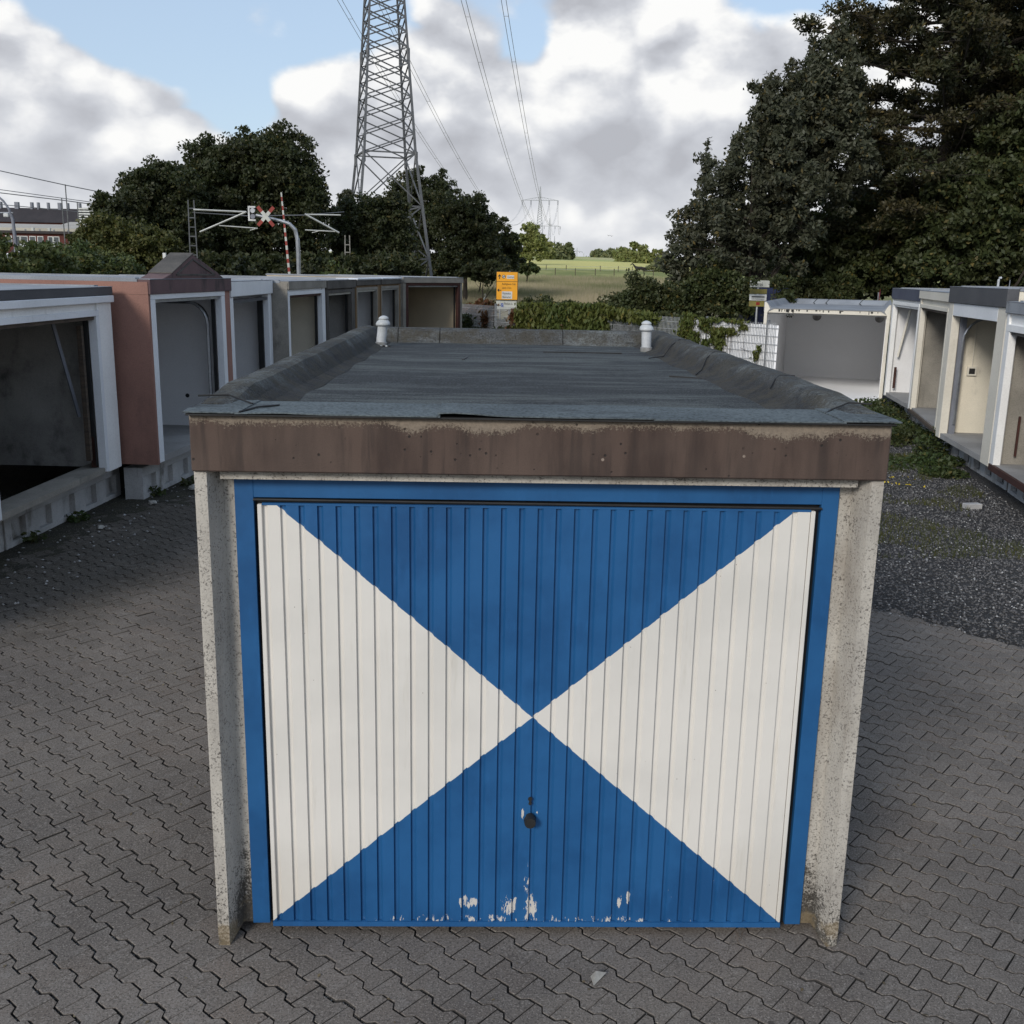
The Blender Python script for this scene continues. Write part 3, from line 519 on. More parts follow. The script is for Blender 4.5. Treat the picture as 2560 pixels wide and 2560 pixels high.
far = [(1392, 636, 26, 20, 420, 'leaf_far2', 'pale green tree behind the feet of the second pylon'), (1418, 628, 16, 17, 430, 'leaf_far2', 'dark green round tree right of the second and third pylons'), (1372, 632, 10, 20, 400, 'leaf_far', 'narrow light tree touching the second pylon leg'),
       (1497, 640, 14, 11, 520, 'leaf_far2', 'leftmost distant tree on the right part of the horizon'), (1525, 638, 20, 12, 520, 'leaf_far2', 'second distant tree from the left on the right horizon'), (1555, 635, 22, 16, 480, 'leaf_far', 'rounded distant tree left of the tall sunlit one'),
       (1556, 650, 14, 12, 380, 'leaf_far', 'small yellow green tree in front of the distant row'), (1592, 632, 22, 22, 400, 'leaf_far', 'tallest distant sunlit tree right of the field'), (1603, 650, 18, 14, 360, 'leaf_far', 'bright tree just above the dark horse'), (1655, 642, 26, 16, 380, 'leaf_far', 'wide distant tree at the edge of the dark right trees'),
       (1680, 655, 22, 14, 300, 'leaf_far2', 'half hidden distant tree touching the dark right trees'), (1645, 668, 30, 9, 230, 'leaf_far2', 'low grey green thicket behind the horse paddock')]
for x, y, rx, ry, d, mt, lb in far:
    tree('distant_tree', px_lobes([(x, y, rx, ry), (x-rx*.5, y+ry*.3, rx*.6, ry*.7), (x+rx*.5, y+ry*.35, rx*.6, ry*.7), (x, y+ry*.8, rx*.8, ry*.5)], d), 2600, .0026*d, M[mt], lb, 'distant trees round the field', zb=zt(d), clump=.004*d, trunk=.25, nb=4)
def belt(name, x0, x1, y, h_, n, mat, ls, hh):
    X = rng.uniform(x0, x1, n); u = rng.uniform(0, 1, n); Hh = hh*(.4+.8*vnoise(X, X*0, .02, 4)); Z = hz(y+4)+u*Hh; o = leaf_mesh(name, np.stack([X, y+rng.normal(0, h_, n), Z], 1), ls, mat); return tag(o, kind='stuff')
tag(belt('distant_woodland', -100, 900, 1500, 30, 16000, M['leaf_far2'], 4.5, 17))
for i, (x, y, rx, ry, d) in enumerate([(470, 670, 110, 35, 52), (640, 670, 110, 38, 54), (800, 668, 100, 40, 60), (960, 668, 90, 36, 62), (1120, 672, 80, 28, 90), (1210, 676, 60, 20, 82)]):
    tree('undergrowth_shrub', px_lobes([(x, y, rx, ry), (x-rx*.6, y+4, rx*.6, ry*.8), (x+rx*.6, y+2, rx*.6, ry*.8)], d), 9000, .20, M['leaf_dark'], 'dark shrub under the left trees, ' + ['behind the ladder like rail mast', 'behind the barrier boom', 'right of the curved signal pole', 'left of the tall pylon feet', 'right of the tall pylon feet', 'at the right end of the tree belt'][i], 'undergrowth below the left trees', 'shrub', trunk=.06, clump=.4, nb=5, zb=-.06)
# right hand trees
RT = 'trees behind the right row of garages'
tree('poplar_like_tree', px_lobes([(1770, 560, 75, 150), (1858, 505, 60, 150), (1918, 410, 46, 160), (1945, 330, 45, 140), (1730, 640, 60, 90), (1870, 600, 120, 120), (1990, 480, 80, 180), (1700, 690, 30, 60), (1775, 500, 16, 50), (1885, 350, 16, 60), (1895, 260, 16, 50), (1930, 235, 18, 40), (1845, 420, 12, 50), (1725, 540, 12, 50), (1985, 270, 34, 90), (2030, 240, 36, 110), (2075, 190, 34, 110), (2060, 330, 60, 120), (2120, 240, 50, 90), (2120, 420, 60, 120), (1665, 650, 16, 40)], 35), 62000, .092, M['leaf_poplar'],
     'loose silvery tree with upright shoots on the left side of the right hand trees', RT, trunk=.2, clump=.35, nb=40, shell=.45, elong=1.8, shoots=1.1)
tree('maple_tree', px_lobes([(2130, 600, 150, 120), (2230, 620, 120, 100), (2050, 660, 130, 80), (2150, 690, 160, 60), (2000, 690, 80, 60)], 38), 66000, .125, M['leaf_right'], 'broad maple behind the open white garage', RT, trunk=.2, clump=.4)
tree('maple_tree', px_lobes([(2420, 560, 130, 150), (2520, 480, 120, 200), (2540, 640, 120, 120), (2380, 660, 120, 80), (2600, 400, 120, 250)], 34), 76000, .115, M['leaf_right'], 'maple with dense leaves above the dark grey garage fascia, at the right edge', RT, trunk=.25, clump=.4)
tree('maple_tree', px_lobes([(2520, 120, 110, 170), (2580, 260, 110, 220), (2480, 330, 80, 110), (2640, 60, 130, 160)], 41), 46000, .13, M['leaf_right'], 'tall maple filling the upper right corner beside the pine', RT, trunk=.3, clump=.45, nb=30)
def pine(px, d, zb, H, label):
    b = at(px, 690, d); x0, y0 = b[0], b[1]; root = empty('pine_tree', (x0, y0, zb), label=label, cat='tree', group=RT); mb = MB(); C = []; lean = at(2365, 0, d)[0]-at(2310, 400, d)[0]; sl_ = lean/6.3
    ax = lambda z: Vector((sl_*(z-6), 0, z))
    mb.tube([ax(z) for z in np.linspace(0, H, 9)], list(np.linspace(.26, .04, 9)), 8); br = MB(); r2 = np.random.default_rng(5)
    for k in range(175):
        z = 3.6+(H-4.2)*(k/175)+r2.normal(0, .12); Lb = (5.6*(1-(max(z-3, 0)/(H-1.5))**2.2)+.5)*r2.uniform(.6, 1.05); a = k*2.399+r2.normal(0, .3); dr = Vector((math.cos(a), math.sin(a), 0)); s = ax(z); rise = r2.uniform(.05, .28)
        pts = [s, s+dr*Lb*.4+Vector((0, 0, Lb*rise*.3)), s+dr*Lb*.75+Vector((0, 0, Lb*rise*.6)), s+dr*Lb+Vector((0, 0, Lb*rise*1.2))]
        br.tube(pts, [.06, .045, .028, .01], 4, False)
        for q in range(int(7+Lb*5)):
            u = r2.uniform(.3, 1.03); p = s+dr*Lb*u+Vector((0, 0, Lb*rise*u*1.15)); side = dr.cross(Vector((0, 0, 1)))*r2.normal(0, .28)*(1.25-u*.5)*Lb*.45; p2 = p+side+Vector((0, 0, r2.uniform(-.05, .28)))
            br.tube([p, p2], [.012, .006], 3, False); C.append(tuple(p2))
    C = np.array(C); n = 330000; k = r2.integers(0, len(C), n); o_ = r2.normal(size=(n, 3)); o_ /= np.linalg.norm(o_, axis=1)[:, None]; rr = (r2.uniform(.1, 1, n)**.7)[:, None]*.33; o_[:, 2] = o_[:, 2]*.75+.12
    leaf_mesh('crown', C[k]+o_*rr, .085, M['needle'], root, elong=2.0, rnd=r2, dirs=o_+r2.normal(size=(n, 3))*.3)
    mb.build('trunk', M['bark'], root); br.build('branch', M['bark'], root, ).name = 'branches'; return root
pine(2325, 38, 0, 25, 'tall dark pine with brown needles and bare lower branches, top cut by the frame')
# shrubs behind the fence
SH = 'shrubs behind the mesh fence'
for (lb, lobes, d, n, ls, mt) in [
    ('twiggy dark shrub in front of the horse paddock', [(1600, 745, 60, 35), (1560, 770, 55, 25), (1650, 750, 50, 40), (1585, 700, 18, 30), (1620, 715, 15, 22)], 34, 12000, .08, 'leaf_right'),
    ('dark green shrub mass left of the navy container', [(1740, 740, 90, 60), (1820, 750, 70, 50), (1700, 780, 80, 35), (1790, 700, 60, 50)], 34, 26000, .09, 'leaf_right'),
    ('leafy shrub between navy container and open white garage', [(1990, 740, 60, 40), (1950, 700, 60, 35), (2080, 730, 80, 40)], 36, 12000, .09, 'leaf_right'),
    ('thin leafy twigs hanging over the navy container', [(1950, 704, 28, 12), (1938, 780, 22, 22), (1880, 700, 16, 6), (1965, 740, 14, 25)], 31.3, 2400, .07, 'leaf_right'),
    ('dark bushes behind the poplar like tree, closing the gap above the information board', [(1850, 640, 90, 50), (1900, 600, 80, 60), (1780, 660, 60, 40)], 44, 12000, .13, 'leaf_dark'),
    ('low dark hedge right of the yellow road sign', [(1350, 768, 42, 18), (1420, 780, 60, 20), (1500, 785, 50, 20)], 39, 13000, .09, 'leaf_right'),
    ('dark thicket right behind the mesh fence, between creeper and white sheet', [(1600, 812, 50, 26), (1670, 812, 50, 30), (1550, 815, 40, 20), (1640, 850, 70, 25)], 31.5, 12000, .09, 'leaf_right'),
    ('dark thicket behind the left end of the mesh fence', [(1180, 830, 40, 25), (1240, 825, 40, 24), (1300, 830, 40, 25)], 40, 9000, .09, 'leaf_dark'),
    ('low reddish hedge left of the yellow road sign', [(1190, 780, 35, 16), (1215, 775, 20, 18)], 39, 5000, .09, 'leaf_red')]:
    tree('shrub', px_lobes(lobes, d), n, ls, M[mt], lb, SH, 'shrub', trunk=.04, clump=.28, nb=8, zb=-.06)
def bramble(name, spec, n, ls, mat, label, cat='bush'):
    lob = [(x, y, 1.4, rx, ry, top-1.4) for x, y, rx, ry, top in spec]; c = np.array(lob)[:, :3].mean(0); root = empty(name, (c[0], c[1], -.05), label=label, cat=cat)
    lob = [(x, y, top-.75, rx, ry, .72) for x, y, rx, ry, top in spec]+[(x, y, 1.4, rx, ry, 1.0) for x, y, rx, ry, top in spec[::2]]
    Pn, C = crown_points(lob, n, .32, shell=.5); off = np.array([c[0], c[1], -.05]); leaf_mesh('leaves', Pn-off, ls, mat, root, up_bias=.4); limbs((0, 0, 0), (0, 0, 1.8), C-off, .03, 30).build('stems', M['bark'], root)
bramble('bramble_thicket', [(-12.3, 12.5, 1.3, 2.2, 3.45), (-12.6, 16, 1.4, 2.4, 3.5), (-12.6, 19.5, 1.4, 2.4, 3.6), (-12.5, 23.5, 1.5, 2.6, 3.75), (-12.6, 27.5, 1.4, 2.5, 3.75), (-12.8, 31, 1.3, 1.8, 3.55), (-12.2, 9.5, 1.2, 2, 3.35), (-12.2, 6, 1.2, 2, 3.3)], 85000, .10, M['leaf_hedge'], 'long bramble thicket rising behind the flat roofs of the left garages')
pb = at(870, 690, 40)
bramble('bush', [(pb[0]-.3, pb[1], 1.1, 1., 3.3), (pb[0]+.6, pb[1], 1., 1., 3.1), (pb[0]-1.1, pb[1]+.5, .9, .9, 2.95), (pb[0]+1.6, pb[1]+.3, .8, .9, 2.9)], 12000, .10, M['leaf_hedge'], 'yellow green bush rising behind the middle of the left garage row')
def meadow_grass():
    n = 90000; y = 42+(rng.uniform(0, 1, n)**1.2)*105; x = rng.uniform(-.06, .25, n)*(y+4.3)-.2; keep = fbm(x, y*.4, .06, 12) > .42; x, y = x[keep], y[keep]; n = len(x); z = np.array([hz(a+4.3) for a in y])
    hgt = rng.uniform(.3, .75, n)*np.clip(y/90, .7, 1.5); w = .012+.00028*y; a = rng.uniform(-.8, .8, n)*w
    V = np.stack([np.stack([x-w, y, z-.1], 1), np.stack([x+w, y, z-.1], 1), np.stack([x+rng.normal(0, .12, n), y+rng.normal(0, .1, n), z+hgt], 1)], 1).reshape(-1, 3)
    tag(mesh_np('tall_grass', V, np.arange(n*3).reshape(n, 3), M['grassblade']), kind='stuff')
meadow_grass()

# ------------------------------------------------------------------ central garage
G = empty('blue_and_white_garage', (0, 0, 0), label='freestanding garage with blue and white painted X door in the middle of the yard', cat='garage')
HW = 1.49; GLn = 6.1; YR = .14
MB().box(-HW, HW, 0, .13, 2.303, 2.5465).build('lintel', M['fascia'], G, bevel=.006)
MB().box(-HW-.005, HW+.005, -.030, .12, 2.5468, 2.5540).build('edge_gap_shade', M['black'], G)  # black strip added to paint the shaded gap under the felt edge
for s in (-1, 1):
    xo, xa, xb = s*1.485, s*1.432, s*1.392
    poly = [(xo, .018), (xa, .018), (xb, YR), (s*1.30, YR), (s*1.30, YR+.05), (s*1.41, YR+.09), (s*1.41, GLn), (xo, GLn)]
    mb = MB(); n = len(poly); zb = [0, 0, .045, .045, .045, .0, 0, 0]
    mb.add([(x, y, z) for (x, y), z in zip(poly, zb)]+[(x, y, 2.303) for x, y in poly], [tuple(range(n)), tuple(range(n, 2*n))]+[(i, (i+1) % n, n+(i+1) % n, n+i) for i in range(n)])
    mb.build('side_wall', M['pillar'], G)
MB().box(-1.405, 1.405, GLn-.07, GLn-.004, 0, 2.4).build('rear_wall', M['conc'], G)
MB().box(-1.405, 1.405, .3, GLn-.08, .001, .05).build('floor_slab', M['floor'], G)
MB().box(-1.385, 1.385, .055, YR-.002, 2.262, 2.3).build('lintel_underside', M['pillar'], G)
fr = MB().box(-1.345, -1.262, YR-.012, YR+.045, .045, 2.262).box(1.258, 1.335, YR-.012, YR+.045, .045, 2.262).box(-1.262, 1.258, YR-.012, YR+.045, 2.166, 2.262)
fr.build('door_frame', M['frameblue'], G, bevel=.002)
MB().box(-1.262, 1.258, YR+.02, YR+.05, .045, 2.166).build('door_gap', M['black'], G)
MB().tube([(-1.262, .120, 2.158), (1.258, .120, 2.150)], .006, 6).build('weather_strip', M['black'], G)
door = empty('door', (0, 0, 0)); door.parent = G
NP = 30; X0, X1 = -1.222, 1.207; pt = (X1-X0)/NP; Z0, Z1 = .072, 2.136; YF = .108
tilt = MB()
for i in range(NP):
    a = X0+i*pt; g = pt*.235
    prof = [(a, YF+.013), (a+g*.8, YF+.013), (a+g+.006, YF), (a+pt-.0025, YF), (a+pt, YF+.016), (a+pt, YF+.021), (a, YF+.021)]
    MB().prism(prof, 'z', Z0, Z1).build('door_slat', M['door'], door)
MB().prism([(YF-.006, .046), (YF-.004, .070), (YF+.012, .0715), (YF+.02, .046)], 'x', -1.243, 1.228).build('bottom_rail', M['frameblue'], door)
MB().box(X0-.020, X0-.0005, YF-.004, YF+.02, .0725, 2.140).build('side_rail', M['door'], door, bevel=.002)
MB().box(X1+.0005, X1+.020, YF-.004, YF+.02, .0725, 2.140).build('side_rail', M['door'], door, bevel=.002)
MB().box(X0, X1, YF-.001, YF+.016, 2.1365, 2.146).build('top_rail', M['frameblue'], door)
def ycyl(x, y0, y1, z, r, seg=20, r2=None):
    mb = MB(); mb.tube([(x, y0, z), (x, y1, z)], [r2 or r, r], seg); return mb
ycyl(-.012, YF-.052, YF-.022, .628, .029, 20, .026).build('knob', M['black'], door, smooth=False)
ycyl(-.012, YF-.024, YF+.004, .634, .020).build('knob_stem', M['black'], door)
kh = ycyl(-.012, YF-.0035, YF+.004, .728, .0105); kh.box(-.0175, -.0065, YF-.003, YF+.003, .706, .722); kh.tube([(-.012, YF-.0032, .704), (-.012, YF+.003, .704)], .0078, 12); kh.build('keyhole', M['black'], door)
# roof
def ridge(outer, inner, name, mat, along='y', a0=0.20, a1=GLn, seg=110):
    """felt covered upstand: cross-section lofted with slight wobble; outer/inner are signed coordinates"""
    s = 1 if outer > inner else -1; secs = []
    for k in range(seg+1):
        t = a0+(a1-a0)*k/seg; ramp_ = min(1, (t-a0)/.5) if along == 'y' else 1; hh = 2.568+.038*ramp_; dk = 2.507-.044*min(1, (t-a0)/4) if along == 'y' else 2.452
        wv = .0022*math.sin(t*4.1+s)+.0012*math.sin(t*9.7+1)+rng.normal(0, .0005)
        w_ = [(outer+s*.018, 2.500+rng.normal(0, .004)), (outer+s*(.020+wv*.6), hh-.020+wv*.5), (outer+s*.002, hh+wv), (outer-s*.075, hh+.004+wv), (outer-s*.118, hh-.006+wv), (outer-s*.165, hh-.050+rng.normal(0, .0016)), (outer-s*.215, dk+.026+rng.normal(0, .0022)), (outer-s*.29, dk+.001), (outer-s*.33, dk-.03), (outer-s*.02, 2.40)]
        secs.append([(x, t, z) if along == 'y' else (t, x, z) for x, z in w_])
    n = len(secs[0]); mb = MB(); V = [p for sc in secs for p in sc]; F = [(i*n+j, i*n+(j+1) % n, (i+1)*n+(j+1) % n, (i+1)*n+j) for i in range(seg) for j in range(n)]+[tuple(range(n)), tuple(seg*n+j for j in range(n))]
    o = mb.add(V, F).build(name, mat, G, smooth=False); return o
ridge(-HW, -HW+.2, 'roof_edge', M['felt_edge']); ridge(HW, HW-.2, 'roof_edge', M['felt_edge'])
def deck():
    xs = np.linspace(-1.30, 1.30, 60); ys = np.linspace(.30, GLn-.1, 90); X, Y = np.meshgrid(xs, ys)
    base = 2.546-.040*np.clip((Y-.30)/.22, 0, 1)-.044*np.clip((Y-.12)/4, 0, 1); Z = base+(fbm(X, Y, 1.6, 2)-.5)*.012+.003*np.sin(Y*6.3)
    V = np.stack([X.ravel(), Y.ravel(), Z.ravel()], 1); i = (np.arange(89)[:, None]*60+np.arange(59)[None]).ravel(); o = mesh_np('roof_deck', V, np.stack([i, i+1, i+61, i+60], 1), M['felt'], G); o.data.shade_smooth()
deck()
# rear upstand: three felt lengths with open joints
for (a, b) in ((-1.32, -1.13), (-1.122, -.72), (-.712, .49), (.498, 1.30)):
    prof = [(GLn+.02, 2.45), (GLn+.02, 2.588), (GLn-.02, 2.600), (GLn-.12, 2.598), (GLn-.16, 2.575), (GLn-.19, 2.49), (GLn-.22, 2.458), (GLn-.25, 2.44), (GLn-.1, 2.40)]
    MB().prism(prof, 'x', a, b).build('rear_roof_edge', M['felt_rear'], G)
# front strip: four overlapping felt lengths, curling edge
def strip(a, b, lift, curl, z=0.):
    n = 24; mb = MB(); V = []; 
    for k in range(n+1):
        t = k/n; x = a+(b-a)*t; c = curl*math.exp(-((t-lift)/.16)**2) if curl else 0; ed = -.034-.004*math.sin(x*9)+rng.normal(0, .0012)
        for (yy, zz) in ((ed, 2.5595+c+z), (.06, 2.5625+c*.3+z), (.375+.006*math.sin(x*5), 2.5605+z), (.375+.006*math.sin(x*5), 2.5555+z), (.06, 2.5580+c*.3+z), (ed, 2.5545+c+z)): V.append((x, yy, zz))
    F = [(k*6+j, k*6+(j+1) % 6, (k+1)*6+(j+1) % 6, (k+1)*6+j) for k in range(n) for j in range(6)]+[(0, 1, 2, 3, 4, 5), tuple(n*6+j for j in range(6))]
    mb.add(V, F).build('roof_edge_strip', M['felt_strip'], G)
strip(-1.505, -1.27, 1., 0, .004); strip(-1.29, -.435, .2, .006, .0); strip(-.445, .47, .07, .013, .004); strip(.462, 1.28, .5, .0, 0.); strip(1.27, 1.515, .3, .0, .005)
for x_, y_, w_, a_ in ((-.42, 4.1, .32, 1.45), (.17, .55, .26, 1.62), (1.18, 2.6, .42, -.55), (.30, .75, .5, .02), (.6, 4.9, .7, .03)):
    MB().bar((x_-w_/2*math.cos(a_), y_-w_/2*math.sin(a_), 2.464+.02*(y_ < 1)+.014*(y_ < 3)), (x_+w_/2*math.cos(a_), y_+w_/2*math.sin(a_), 2.464+.02*(y_ < 1)+.014*(y_ < 3)), .012, .012).build('bitumen_seam', M['black'], G)
for pts in ([(1.50, 4.6, 2.612), (1.40, 4.58, 2.615), (1.32, 4.5, 2.572), (1.24, 4.4, 2.485), (1.1, 4.3, 2.474)], [(1.50, 3.25, 2.612), (1.40, 3.2, 2.614), (1.33, 3.1, 2.578), (1.27, 2.95, 2.51), (1.2, 2.8, 2.487)], [(1.5, 1.5, 2.610), (1.41, 1.48, 2.614), (1.36, 1.4, 2.598), (1.31, 1.3, 2.56)], [(1.52, .34, 2.596), (1.42, .36, 2.598), (1.32, .3, 2.572), (1.27, .22, 2.566)], [(-1.53, .30, 2.592), (-1.40, .33, 2.594), (-1.27, .22, 2.570)], [(-1.27, -.03, 2.568), (-1.22, .1, 2.572), (-1.15, .2, 2.568)], [(-1.28, GLn-.1, 2.606), (-1.27, GLn-.2, 2.5), (-1.25, GLn-.3, 2.47)]):
    MB().tube([(a, b, c-.002) for a, b, c in pts], .0042, 5).build('felt_joint', M['black'], G)
def vent(x, y, z, ln):
    t_ = (ln, 0); v = empty('roof_vent', (x, y, z)); v.parent = G
    MB().lathe([(.056, 0), (.056, .05), (.050, .053)], 20, tilt=t_).build('vent_collar', M['vent_grey'], v, smooth=False)
    MB().lathe([(.045, .045), (.045, .215)], 20, tilt=t_).build('vent_pipe', M['plastic_white'], v, smooth=False)
    MB().lathe([(.040, .200), (.064, .203), (.066, .215), (.060, .235), (.044, .252), (.041, .258), (.048, .260), (.044, .272), (.028, .286), (.008, .292)], 24, tilt=t_).build('vent_cap', M['plastic_white'], v, smooth=True)
vent(-1.235, 5.30, 2.450, .12); vent(1.215, 5.20, 2.450, -.04)
for i in range(9):
    a = MB().box(-.011, .011, -.009, .009, 0, .014).build('felt_scrap', M['plastic_white' if i % 2 else 'black'], G, bevel=.003); a.location = (-1.36+i*.027, 5.23+rng.normal(0, .012), 2.462); a.rotation_euler = (0, .3, rng.uniform(0, 3))
for i in range(7):
    x = 1.02+rng.uniform(-.05, .05); MB().tube([(x, .085, .05), (x+rng.normal(0, .015), .06+rng.normal(0, .02), .02), (x+rng.normal(0, .03), .03+rng.normal(0, .04), .002)], [.0014, .0012, .0007], 3).build('straw', M['wood'], G)
s_ = MB().add([(0, 0, 0), (.035, .06, .012), (.055, -.035, .004), (.015, .015, .030)], [(0, 2, 3), (0, 3, 1), (3, 2, 1), (0, 1, 2)]).build('shard', M['shell'])
s_.location = (.27, -.20, .0015); s_.rotation_euler = (0, 0, -.9); s_.scale = (1.1, 1.1, 1); tag(s_, 'small curved pale plastic shard on the pavers below the blue door', 'litter')

# ------------------------------------------------------------------ row garages
GRPL, GRPR = 'left row of open garages', 'right row of open garages'
def garage(P, Q, z0, z1, label, group, wall, front, fascia, trim=None, fh=.22, pw=.22, pr=None, top=.30, rail=None, floor=True, roof='felt_light', rim=None, skin=None, jamb=.07, lip=None, L_=5.8):
    P = Vector((*P, 0)); Q = Vector((*Q, 0)); w = (Q-P).length; g = empty('garage', P, math.atan2(Q.y-P.y, Q.x-P.x), label=label, cat='garage', group=group); pr = pr or pw
    zt_ = z1-.14; fm = M[front]
    mb = MB().box(.0, .08, .14, L_, z0, zt_); mb.build('side_wall', M[wall], g); MB().box(w-.08, w, .14, L_, z0, zt_).build('side_wall', M[wall], g); MB().box(.081, w-.081, L_-.08, L_, z0, zt_).build('rear_wall', M[wall], g)
    MB().box(.0, w, .14, L_, zt_+.001, z1-.03).build('roof_slab', M[wall], g)
    if floor: MB().box(.081, w-.081, .02, L_-.081, z0, z0+.09).build('floor', M['floor'], g)
    else:
        MB().box(.081, w-.081, 0.02, .34, z0, z0+.07).build('floor_edge', M['conc'], g)
    MB().box(0, pw, 0, .139, z0, z1-fh-.001).build('pillar', fm, g, bevel=.008); MB().box(w-pr, w, 0, .139, z0, z1-fh-.001).build('pillar', fm, g, bevel=.008)
    zh = z1-top-.04
    if top > fh+.02: MB().box(pw+.001, w-pr-.001, .03, .139, zh, z1-fh-.001).build('header', fm, g, bevel=.004)
    MB().box(-.012, w+.012, -.03, .139, z1-fh, z1).build('fascia', M[fascia], g, bevel=.006)
    if trim:
        tm = M[trim]; j = jamb
        MB().box(pw-.015, pw+j, -.006, .10, z0+.02, zh-.001).build('door_jamb', tm, g, bevel=.004); MB().box(w-pr-j, w-pr+.015, -.006, .10, z0+.02, zh-.001).build('door_jamb', tm, g, bevel=.004)
        MB().box(pw-.015, w-pr+.015, -.010, .10, zh, zh+j).build('door_head', tm, g, bevel=.004)
        MB().box(pw+j+.001, w-pr-j-.001, .02, .08, zh-.045, zh-.002).build('head_rail', M[rail or 'steel'], g, bevel=.003)
        MB().box(w-pr-j-.03, w-pr-j-.002, .11, .16, z0+.1, zh-.05).build('guide_rail', M['black'], g)
    MB().box(-.02, w+.02, .141, L_+.03, z1-.029, z1+.006).box(-.02, .10, .16, L_, z1+.006, z1+.022).box(w-.10, w+.02, .16, L_, z1+.006, z1+.022).box(-.012, w+.012, -.034, .139, z1+.001, z1+.008).build('roof_felt', M[roof], g)
    if rim: MB().box(-.03, w+.03, -.055, .5, z1+.0125, z1+.055).build('roof_membrane', M[rim], g, bevel=.012)
    if skin is not None:
        MB().box(-.02, -.001, .0, L_, z0, z1-fh-.002).build('side_cladding', M[skin], g)
        MB().box(-.024, -.001, .0, L_, z1-fh, z1-.03).build('side_fascia', M[skin], g)
    return g, w
def beam(P, Q, z, label, group, n=5, back=.30):
    P = Vector((*P, 0)); Q = Vector((*Q, 0)); w = (Q-P).length; g = empty('foundation_beam', P, math.atan2(Q.y-P.y, Q.x-P.x), label=label, cat='foundation', group=group)
    b = back; MB().box(.006, w-.006, b+.07, b+.26, -.05, z-.001).build('backing', M['found' if P.x < 0 else 'concdark'], g); MB().box(.004, w-.004, b, b+.0698, z-.13, z).build('top_ledge', M['found'], g, bevel=.006); MB().box(.004, w-.004, b, b+.0698, -.05, .07).build('base_strip', M['found'], g, bevel=.004)  # right row: shade inside the pockets is painted as a darker backing
    for k in range(n+1):
        c = w*k/n; hw = w/n*.24; x0 = max(.004, c-hw); x1 = min(w-.004, c+hw)
        MB().prism([(x0, b), (x1, b), (x1+.03 if k < n else x1, b+.0697), (x0-.0 if k else x0, b+.0697)], 'z', .0701, z-.1301).build('rib', M['found'], g)
    return g
def rail_curve(g, x, zt_, z0, mat='steel', y=.2, r=.35):
    pts = [(x, y, z0+.15)]+[(x, y+r-r*math.cos(a), zt_-r+r*math.sin(a)) for a in np.linspace(0, math.pi/2, 7)]+[(x, 2.6, zt_)]; MB().tube(pts, .022, 6).build('door_track', M[mat], g)
# left row
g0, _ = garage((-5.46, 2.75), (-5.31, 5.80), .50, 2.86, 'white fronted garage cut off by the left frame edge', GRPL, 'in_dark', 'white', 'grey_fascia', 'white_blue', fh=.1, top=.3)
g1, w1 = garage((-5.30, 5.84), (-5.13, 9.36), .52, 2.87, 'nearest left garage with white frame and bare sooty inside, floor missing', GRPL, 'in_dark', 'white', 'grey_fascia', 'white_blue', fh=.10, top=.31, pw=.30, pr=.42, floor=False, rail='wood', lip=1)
MB().box(-.005, w1+.005, -.045, .0, 2.68, 2.765).build('cornice', M['white_blue'], g1, bevel=.006)
MB().box(w1-.62, w1-.56, .14, .20, .7, 2.4).build('loose_strip', M['wood'], g1).rotation_euler = (0, -.0, 0)
MB().bar((w1-.72, .45, 2.46), (w1-.50, .30, 1.25), .025, .04).build('leaning_strip', M['grey_trim'], g1); MB().box(w1-.52, w1-.46, .12, .18, .60, 1.0).build('rusty_post', M['rust'], g1)
g2, w2 = garage((-4.68, 9.50), (-4.37, 12.52), .52, 2.97, 'terracotta garage with a small gable over its opening', GRPL, 'in_grey', 'pink', 'pinkgable', 'white_blue', fh=.19, top=.22, pw=.05, pr=.26, skin='pink', jamb=.13, roof='felt_light')
rail_curve(g2, w2-.50, 2.62, .6); rail_curve(g2, w2-.42, 2.60, .6, 'black', .22, .28)
gb = MB().prism([(.38, 2.972), (w2-.30, 2.972), (w2-.60, 3.07), (w2/2+.0, 3.31), (w2/2-.06, 3.31), (.72, 3.05)], 'y', -.03, .30); gb.build('gable', M['pinkgable'], g2, bevel=.008)
for a, b in (((.86, 3.03), (w2/2-.04, 3.245)), ((w2/2-.04, 3.245), (w2-.72, 3.03)), ((.86, 3.03), (w2-.72, 3.03))):
    MB().bar((a[0], -.034, a[1]), (b[0], -.034, b[1]), .012, .022).build('gable_moulding', M['concdark'], g2)
MB().prism([(.70, 3.062), (w2/2-.065, 3.322), (w2/2-.03, 3.335), (w2/2+.02, 3.322), (w2/2+.02, 3.312), (w2/2-.06, 3.312), (.70, 3.05)], 'y', -.04, .30).build('gable_cap', M['concdark'], g2)
MB().tube([(w2-.084, .75, 1.10), (w2-.079, .75, 1.10)], .035, 8).build('wall_patch', M['black'], g2)
g3, w3 = garage((-4.38, 12.56), (-4.33, 15.52), .5, 2.92, 'garage with plain cool white frame beside the terracotta one', GRPL, 'in_grey', 'white_blue', 'white_blue', None, fh=.24, top=.26, pw=.20, pr=.24, rim=None)
MB().box(.21, w3-.25, .02, .1, 2.57, 2.62).build('head_rail', M['grey_fascia'], g3); MB().box(w3-.33, w3-.26, .1, .2, .6, 2.56).build('guide_rail', M['black'], g3)
g4, w4 = garage((-4.03, 15.55), (-3.77, 18.4), .48, 2.90, 'garage with bare concrete side, white frame and beige inside', GRPL, 'in_beige', 'white_blue', 'conc', 'white_blue', fh=.15, top=.22, pw=.05, pr=.22, skin='conc', rail='rust')
g5, _ = garage((-3.74, 18.44), (-3.49, 21.2), .46, 2.90, 'dark sooty concrete garage with the dimmest inside in the left row', GRPL, 'in_dark', 'concdark', 'concdark', 'concdark', fh=.18, top=.24, pw=.08, pr=.30)
